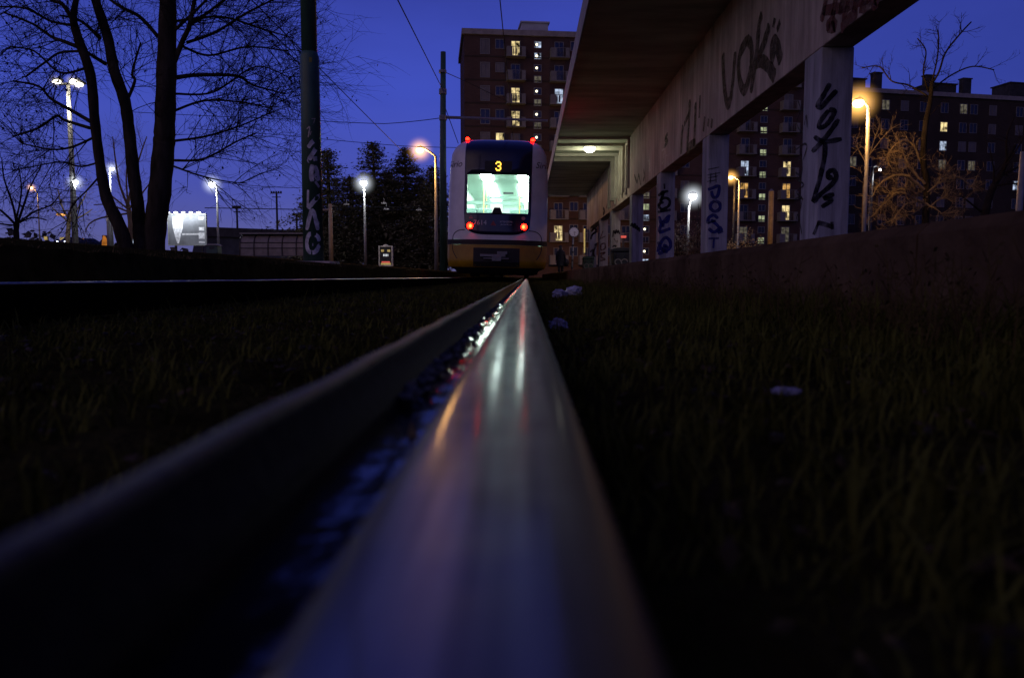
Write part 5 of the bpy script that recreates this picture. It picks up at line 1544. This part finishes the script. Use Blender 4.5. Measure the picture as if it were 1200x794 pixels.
# cars
def make_car(label, c, rz, mat, lights=False, tall=1.0):
    t_ = thing('parked_car', label, 'car', c, 'cars by the roadside')
    side = [(-2.05, .35), (-2.1, .7), (-1.95, .88), (-1.3, .95), (-.75, 1.38), (-.2, 1.46), (.6, 1.44), (1.35, 1.05), (1.95, .98), (2.1, .75), (2.05, .35)]
    mb = MB()
    ws = [.80, .84, .84, .82, .62, .60, .60, .78, .82, .84, .82]
    n = len(side)
    Lv = [Vector((x, -w, z * tall)) for (x, z), w in zip(side, ws)]; Rv_ = [Vector((x, w, z * tall)) for (x, z), w in zip(side, ws)]
    mb.add(Lv + Rv_, [tuple(range(n)), tuple(range(2 * n - 1, n - 1, -1))] + [(i, n + i, n + i + 1, i + 1) for i in range(n - 1)] + [(n - 1, 2 * n - 1, n, 0)])
    mb.build('body', mat, t_, local=True, bevel=.05)
    for s in (-1, 1):
        mb = MB()
        mb.add([Vector((-1.15, s * .80, 1.0 * tall)), Vector((.02, s * .80, 1.0 * tall)), Vector((.02, s * .635, 1.38 * tall)), Vector((-.68, s * .635, 1.34 * tall))], [(0, 1, 2, 3)])
        mb.add([Vector((.1, s * .80, 1.0 * tall)), Vector((1.2, s * .79, 1.03 * tall)), Vector((.58, s * .635, 1.37 * tall)), Vector((.1, s * .635, 1.38 * tall))], [(0, 1, 2, 3)])
        mb.build('side_window', M['glass_dark'], t_, local=True)
        for x in (-1.3, 1.3):
            mb = MB(); mb.cyl((x, s * .66, .32), (x, s * .86, .32), .32, 18); wh = mb.build('wheel', M['rubber'], t_, local=True)
            mb = MB(); mb.cyl((x, s * .84, .32), (x, s * .87, .32), .19, 14); mb.build('rim', M['galv'], wh, local=True)
        mb = MB(); mb.ell((-2.06, s * .62, .72), (.06, .15, .09), 10, 6); mb.build('headlight', M['head_light'] if lights else M['galv'], t_, local=True)
        mb = MB(); mb.ell((2.08, s * .66, .78), (.05, .13, .09), 10, 6); mb.build('rear_light', M['red_tri'], t_, local=True)
    mb = MB(); mb.add([Vector((-1.27, -.7, 1.0 * tall)), Vector((-1.27, .7, 1.0 * tall)), Vector((-.80, .55, 1.37 * tall)), Vector((-.80, -.55, 1.37 * tall))], [(0, 3, 2, 1)]); mb.build('windscreen', M['glass_dark'], t_, local=True)
    t_.rotation_euler = (0, 0, rz)
    return t_
d = 84
q = at(479, 313, d); make_car('silver parked car beside the lit totem sign', (q.x, d, G(q.x, d)), R(6), M['car_silver'])
q = at(420, 311, d); make_car('beige parked car beneath the white street lamp', (q.x, d, G(q.x, d)), R(-4), M['car_beige'])
q = at(502, 313, d + 6); make_car('dark parked car just left of the slim catenary pole', (q.x, d + 6, G(q.x, d + 6)), R(10), M['car_dark'])
q = at(86, 290, 105); make_car('far car with bright headlights beside the mast foot', (q.x, 105, q.z), R(78), M['car_dark'], True)
q = at(104, 291, 112); make_car('far car with bluish headlights right of the mast foot', (q.x, 112, q.z), R(82), M['car_dark'], True)
# lit signs far left
def sign(label, px0, py0, px1, py1, d, mat, post=True, cone=False):
    a, b = at(px0, py1, d), at(px1, py0, d)
    gz = G(a.x, d)
    t_ = thing('lit_sign', label, 'sign', ((a.x + b.x) / 2, d, gz), 'lit signs along the far road')
    mb = MB()
    if cone:
        mb.prism([Vector((a.x, d, a.z)), Vector((b.x, d, a.z)), Vector((b.x - (b.x - a.x) * .1, d, a.z + (b.z - a.z) * .5)), Vector((a.x + (b.x - a.x) * .42, d, b.z)), Vector((a.x + (b.x - a.x) * .3, d, b.z)), Vector((a.x + (b.x - a.x) * .12, d, a.z + (b.z - a.z) * .5))], (0, .25, 0))
    else:
        mb.box((a.x, d, a.z), (b.x, d + .25, b.z))
    mb.build('sign_face', M[mat], t_)
    mb = MB(); mb.box((a.x - .06, d + .27, a.z - .06), (b.x + .06, d + .4, b.z + .06)); mb.build('sign_box', M['dark_metal'], t_)
    mb = MB(); cx = (a.x + b.x) / 2; mb.box((cx - .08, d + .28, gz - .1), (cx + .08, d + .38, a.z - .06)); mb.build('post', M['dark_metal'], t_)
    return t_
sign('small yellow lit sign left of the mast foot', 51.5, 277, 54.5, 281, 110, 'sign_yellow')
sign('pair like yellow sign panel close to the mast foot', 70, 278, 75.5, 282, 108, 'sign_yellow')
sign('wide orange lit sign right of the mast foot', 87, 279.5, 97, 285, 110, 'sign_orange')
sign('tall orange sign beside the leaning trunk', 119, 276, 126, 289, 80, 'sign_orange', cone=True)
sign('narrow bluish light column seen between the trunks', 154.5, 258, 157.5, 285, 60, 'sign_blue')
sign('red and white neon strip seen between far pillars', 728, 276, 734, 278.6, 60, 'sign_red')
sg = sign('tall pale lit column beside the clock under the canopy end', 684.4, 268, 685.9, 296, 90, 'sign_yellow')
point_light('lamp_light', (sg.location.x - 1.5, 89, 5.0), (1, .5, .15), 1900, .3, sg)
# lit post lamp left of slim trunk
street_lamp('lit metal post with small lamps just left of the leaning trunk', (126, 247), (126.5, 244), 50, 'warm', 40, .07, pr=(.16, .13))
# far tree line
rr = random.Random(77)
mb = MB()
for k in range(5200):
    x = -190 + 420 * rr.random(); y = 185 + rr.uniform(-8, 8)
    if -22 < x < 60: continue
    hgt = 5.0 + 2.2 * math.sin(x * .09) + 1.6 * math.sin(x * .31 + 1)
    c = Vector((x, y, G(x, y) + hgt * rr.random() ** .7)); s_ = rr.uniform(.5, 1.2)
    u = rv(rr) * s_; v = u.orthogonal().normalized() * s_ * .7
    mb.add([c - u, c - v, c + u, c + v], [(0, 1, 2, 3)])
tag(mb.build('treeline', M['needle']), 'low dark far line of trees along the horizon', 'trees', kind='stuff')

# ------------------------------------------------------------------ platform furniture and the person
d = 45.0
q = at(672.5, 272, d)
ck = thing('platform_clock', 'round white station clock on a striped pole beneath the canopy end', 'clock', (q.x, d, PLAT_Z))
mb = MB(); mb.tube([(q.x - .1, d, PLAT_Z), (q.x - .03, d, q.z - .2)], .05, 10); mb.build('pole', M['galv'], ck, smooth=True)
for fz in (.12, .3, .5, .66):
    z = PLAT_Z + (q.z - PLAT_Z) * fz; mb = MB(); mb.cyl((q.x - .1 + .07 * fz, d, z), (q.x - .1 + .07 * fz, d, z + .12), .06, 10); mb.build('band', M['dark_metal'], ck)
mb = MB(); mb.cyl((q.x, d - .07, q.z), (q.x, d + .1, q.z), .31, 28); mb.build('case', M['dark_metal'], ck, bevel=.015)
mb = MB(); mb.cyl((q.x, d - .082, q.z), (q.x, d - .072, q.z), .265, 28); dial = mb.build('dial', M['clock_face'], ck)
mb = MB()
for i in range(12):
    a = i * math.pi / 6; v = Vector((math.sin(a), 0, math.cos(a))); mb.obox(Vector((q.x, d - .086, q.z)) + v * .225, v * .025, Vector((0, .003, 0)), v.cross(Vector((0, 1, 0))) * .008)
mb.build('hour_mark', M['tram_black'], dial)
for a, l, w in ((R(100), .14, .014), (R(165), .2, .01)):
    v = Vector((math.sin(a), 0, math.cos(a))); mb = MB(); mb.obox(Vector((q.x, d - .09, q.z)) + v * l * .45, v * l * .55, Vector((0, .003, 0)), v.cross(Vector((0, 1, 0))) * w); mb.build('hand', M['tram_black'], dial)

def dumpster(label, px, d, wpx, ytop, mat):
    q = at(px, ytop, d); w = wpx * d / F / 2; h_ = q.z - PLAT_Z
    t_ = thing('wheelie_bin', label, 'bin', (q.x, d, PLAT_Z), 'bins on the platform')
    mb = MB(); b_, t2 = w * .82, w
    mb.prism([Vector((q.x - b_, d, PLAT_Z + .14)), Vector((q.x + b_, d, PLAT_Z + .14)), Vector((q.x + t2, d, PLAT_Z + h_ * .84)), Vector((q.x - t2, d, PLAT_Z + h_ * .84))], (0, .75, 0)); bd = mb.build('body', mat, t_, bevel=.03)
    mb = MB(); mb.prism([Vector((q.x - w * 1.06, d - .05, PLAT_Z + h_ * .845)), Vector((q.x + w * 1.06, d - .05, PLAT_Z + h_ * .845)), Vector((q.x + w * .98, d - .05, PLAT_Z + h_ * .96)), Vector((q.x + w * .5, d - .05, PLAT_Z + h_)), Vector((q.x - w * .5, d - .05, PLAT_Z + h_)), Vector((q.x - w * .98, d - .05, PLAT_Z + h_ * .96))], (0, .86, 0)); mb.build('lid', mat, t_, bevel=.02)
    for s in (-1, 1):
        mb = MB(); mb.cyl((q.x + s * w * .62, d + .1, PLAT_Z + .09), (q.x + s * w * .72, d + .1, PLAT_Z + .09), .09, 12); mb.build('wheel', M['rubber'], t_)
        mb = MB(); mb.box((q.x + s * w * .6 - .03, d - .05, PLAT_Z + h_ * .6), (q.x + s * w * .6 + .03, d - .003, PLAT_Z + h_ * .75)); mb.build('grip', M['dark_metal'], t_)
    # marks on the front
    mb = MB(); nrm = lambda p: NYm
    for sx in (-.4, .35):
        cc = Vector((q.x + sx * w, d - .006, PLAT_Z + h_ * .42)); ribbon(mb, [cc + Vector((.09 * math.cos(t) * 1.2, 0, .1 * math.sin(t * 1.0))) for t in (0, .9, 1.8, 2.7, 3.6, 4.5, 5.2)], .03, nrm)
    mb.build('graffiti', M['galv'], bd)
dumpster('black wheelie dumpster in front of a pale pillar under the canopy', 728.5, 26.4, 20, 290, M['bin'])
dumpster('greenish bin with pale scrawls further along under the canopy', 690, 33.5, 13, 300, M['bin_green'])

def make_person():
    d = 50.0
    q = at(655.5, 320, d)
    z0 = PLAT_Z if d < 49 else H - .1
    z0 = PLAT_Z
    t_ = thing('person', 'person in a long dark coat with a dark bag walking away right of the tram', 'person', (q.x, 48.2, z0))
    V, Ed, Rd = [], [], []
    def v(p, r, par=None):
        V.append(p); Rd.append(r)
        if par is not None: Ed.append((par, len(V) - 1))
        return len(V) - 1
    pel = v((0, 0, .95), .14)
    w1 = v((0, .0, 1.12), .13, pel); ch = v((0, .01, 1.32), .15, w1); nk0 = v((0, .0, 1.47), .075, ch); nk = v((0, .01, 1.53), .055, nk0)
    h1 = v((0, .03, 1.62), .085, nk); h2 = v((0, .03, 1.69), .088, h1); h3 = v((0, .02, 1.755), .055, h2)
    for s in (-1, 1):
        sh_ = v((s * .18, .0, 1.42), .065, ch); el = v((s * .25, -.02, 1.14), .048, sh_); wr = v((s * .26, .06, .90), .033, el); pm = v((s * .26, .08, .83), .036, wr)
        for fx, fl in ((-.024, .075), (-.008, .085), (.009, .08), (.024, .065)):
            k1 = v((s * .26, .08 + fx, .78), .0095, pm); k2 = v((s * .255, .085 + fx, .78 - fl * .5), .0085, k1); v((s * .245, .085 + fx, .78 - fl), .007, k2)
        t1 = v((s * .24, .125, .82), .0105, pm); v((s * .235, .14, .785), .009, t1)
        step = .12 * s
        hp = v((s * .095, 0, .90), .10, pel); kn = v((s * .10, step * .8, .50), .062, hp); an = v((s * .10, step * .6 - (.06 if s < 0 else 0), .09), .04, kn); v((s * .11, step * .6 + .15, .04), .035, an)
    me = bpy.data.meshes.new('body'); me.from_pydata(V, Ed, [])
    o = bpy.data.objects.new('body', me); C.objects.link(o); o.parent = t_
    sk = o.modifiers.new('skin', 'SKIN')
    for i, r_ in enumerate(Rd): me.skin_vertices[0].data[i].radius = (r_, r_)
    me.skin_vertices[0].data[0].use_root = True
    sk.use_smooth_shade = True
    ss = o.modifiers.new('sub', 'SUBSURF'); ss.levels = 1; ss.render_levels = 2
    me.materials.append(M['skin'])
    # coat: lofted rings, knee length, with sleeves
    mb = MB()
    def loft(rings):
        rows = []
        for (cx, cy, cz, rx, ry) in rings:
            rows.append([Vector((cx + rx * math.cos(2 * math.pi * i / 20), cy + ry * math.sin(2 * math.pi * i / 20), cz + .012 * math.sin(5 * 2 * math.pi * i / 20) * (cz < .7))) for i in range(21)])
        mb.grid(rows)
    loft([(0, 0, .52, .26, .21), (0, 0, .7, .25, .2), (0, 0, .95, .225, .18), (0, 0, 1.12, .205, .165), (0, .0, 1.3, .235, .175), (0, 0, 1.42, .225, .15), (0, 0, 1.49, .12, .11), (0, .01, 1.55, .09, .09)])
    for s in (-1, 1):
        mb.tube([(s * .16, 0, 1.43), (s * .25, -.02, 1.14), (s * .262, .055, .90)], [.085, .072, .055], 12)
    mb.build('coat', M['coat'], t_, local=True, smooth=True)
    mb = MB()
    for s in (-1, 1):
        step = .12 * s
        mb.tube([(s * .09, 0, .85), (s * .10, step * .8, .50), (s * .10, step * .6 - (.06 if s < 0 else 0), .07)], [.12, .085, .07], 12)
    mb.build('trousers', M['trouser'], t_, local=True, smooth=True)
    mb = MB()
    for s in (-1, 1):
        step = .12 * s
        mb.ell((s * .105, step * .6 + .06, .045), (.055, .14, .05), 12, 6)
    mb.build('shoes', M['black_paint'], t_, local=True, smooth=True)
    mb = MB(); mb.ell((0, .02, 1.69), (.105, .115, .115), 14, 10, z0=-.75); mb.ell((0, -.03, 1.62), (.095, .075, .13), 12, 8); mb.build('hair', M['hair'], t_, local=True, smooth=True)
    # bag hanging at the right hand side, a thing of its own
    bt = thing('shoulder_bag', 'dark bag hanging at the side of the person in the long coat', 'bag', (q.x + .3, 48.2, z0 + .55))
    mb = MB(); mb.ell((.06, 0, .2), (.17, .19, .22), 16, 10); mb.build('pouch', M['bag'], bt, local=True, smooth=True)
    mb = MB(); mb.tube(smooth_path([(.03, -.1, .38), (-.06, -.08, .65), (-.14, 0, .90), (-.06, .1, .65), (.03, .12, .38)]), .015, 6, True); mb.build('strap', M['bag'], bt, local=True)
make_person()

# ------------------------------------------------------------------ sky and light
w = bpy.data.worlds.new('World'); scene.world = w; w.use_nodes = True
nt = w.node_tree; nt.nodes.clear()
out = nt.nodes.new('ShaderNodeOutputWorld'); bg = nt.nodes.new('ShaderNodeBackground')
sky = nt.nodes.new('ShaderNodeTexSky'); sky.sky_type = 'NISHITA'; sky.sun_disc = False; sky.sun_elevation = R(-4.5); sky.sun_rotation = R(300)
tc = nt.nodes.new('ShaderNodeTexCoord'); sp_ = nt.nodes.new('ShaderNodeSeparateXYZ'); rp = nt.nodes.new('ShaderNodeValToRGB')
nt.links.new(tc.outputs['Generated'], sp_.inputs[0]); nt.links.new(sp_.outputs['Z'], rp.inputs[0])
els = rp.color_ramp.elements
els[0].position = 0.0; els[0].color = (.11, .105, .22, 1)
els[1].position = 1.0; els[1].color = (.013, .018, .13, 1)
for p_, c_ in ((.04, (.09, .097, .285)), (.11, (.064, .083, .42)), (.22, (.047, .074, .47)), (.36, (.034, .05, .34)), (.6, (.018, .025, .19))):
    e = els.new(p_); e.color = (*c_, 1)
ad = nt.nodes.new('ShaderNodeMixRGB'); ad.blend_type = 'ADD'; ad.inputs[0].default_value = .05
nt.links.new(rp.outputs[0], ad.inputs[1]); nt.links.new(sky.outputs[0], ad.inputs[2])
# afterglow of the sunset, low in the sky behind the viewer and to the left
dt = nt.nodes.new('ShaderNodeVectorMath'); dt.operation = 'DOT_PRODUCT'; dt.inputs[1].default_value = Vector((-.72, -.66, .22)).normalized()
nt.links.new(tc.outputs['Generated'], dt.inputs[0])
mxm = nt.nodes.new('ShaderNodeMath'); mxm.operation = 'MAXIMUM'; mxm.inputs[1].default_value = 0
nt.links.new(dt.outputs['Value'], mxm.inputs[0])
pw = nt.nodes.new('ShaderNodeMath'); pw.operation = 'POWER'; pw.inputs[1].default_value = 5
nt.links.new(mxm.outputs[0], pw.inputs[0])
gl = nt.nodes.new('ShaderNodeMixRGB'); gl.blend_type = 'ADD'; gl.inputs[2].default_value = (.46, .29, .09, 1)
nt.links.new(pw.outputs[0], gl.inputs[0]); nt.links.new(ad.outputs[0], gl.inputs[1])
# lens corner falloff put into the colour: sky darkens towards the right
ea = nt.nodes.new('ShaderNodeMapRange'); ea.inputs['From Min'].default_value = .1; ea.inputs['From Max'].default_value = .75; ea.inputs['To Min'].default_value = 1; ea.inputs['To Max'].default_value = .5
nt.links.new(sp_.outputs['X'], ea.inputs[0])
em = nt.nodes.new('ShaderNodeMixRGB'); em.blend_type = 'MULTIPLY'; em.inputs[0].default_value = 1
nt.links.new(gl.outputs[0], em.inputs[1]); nt.links.new(ea.outputs[0], em.inputs[2])
# faint cloudy unevenness of the sky
hz = nt.nodes.new('ShaderNodeTexNoise'); hz.inputs['Scale'].default_value = 3.2; hz.inputs['Detail'].default_value = 5
hm = nt.nodes.new('ShaderNodeMapping'); hm.inputs['Scale'].default_value = (1, 1, 3.5)
nt.links.new(tc.outputs['Generated'], hm.inputs[0]); nt.links.new(hm.outputs[0], hz.inputs['Vector'])
hr = nt.nodes.new('ShaderNodeMapRange'); hr.inputs['From Min'].default_value = .3; hr.inputs['From Max'].default_value = .7; hr.inputs['To Min'].default_value = .9; hr.inputs['To Max'].default_value = 1.1
nt.links.new(hz.outputs['Fac'], hr.inputs[0])
h2 = nt.nodes.new('ShaderNodeMixRGB'); h2.blend_type = 'MULTIPLY'; h2.inputs[0].default_value = 1
nt.links.new(em.outputs[0], h2.inputs[1]); nt.links.new(hr.outputs[0], h2.inputs[2])
nt.links.new(h2.outputs[0], bg.inputs[0]); bg.inputs[1].default_value = 1.0
nt.links.new(bg.outputs[0], out.inputs[0])

scene.view_settings.view_transform = 'Standard'
scene.view_settings.look = 'None'
scene.view_settings.exposure = 0
scene.view_settings.gamma = 1
scene.render.engine = 'CYCLES'
scene.cycles.use_denoising = True
scene.cycles.max_bounces = 6
scene.cycles.sample_clamp_indirect = 4.0
scene.cycles.caustics_reflective = True
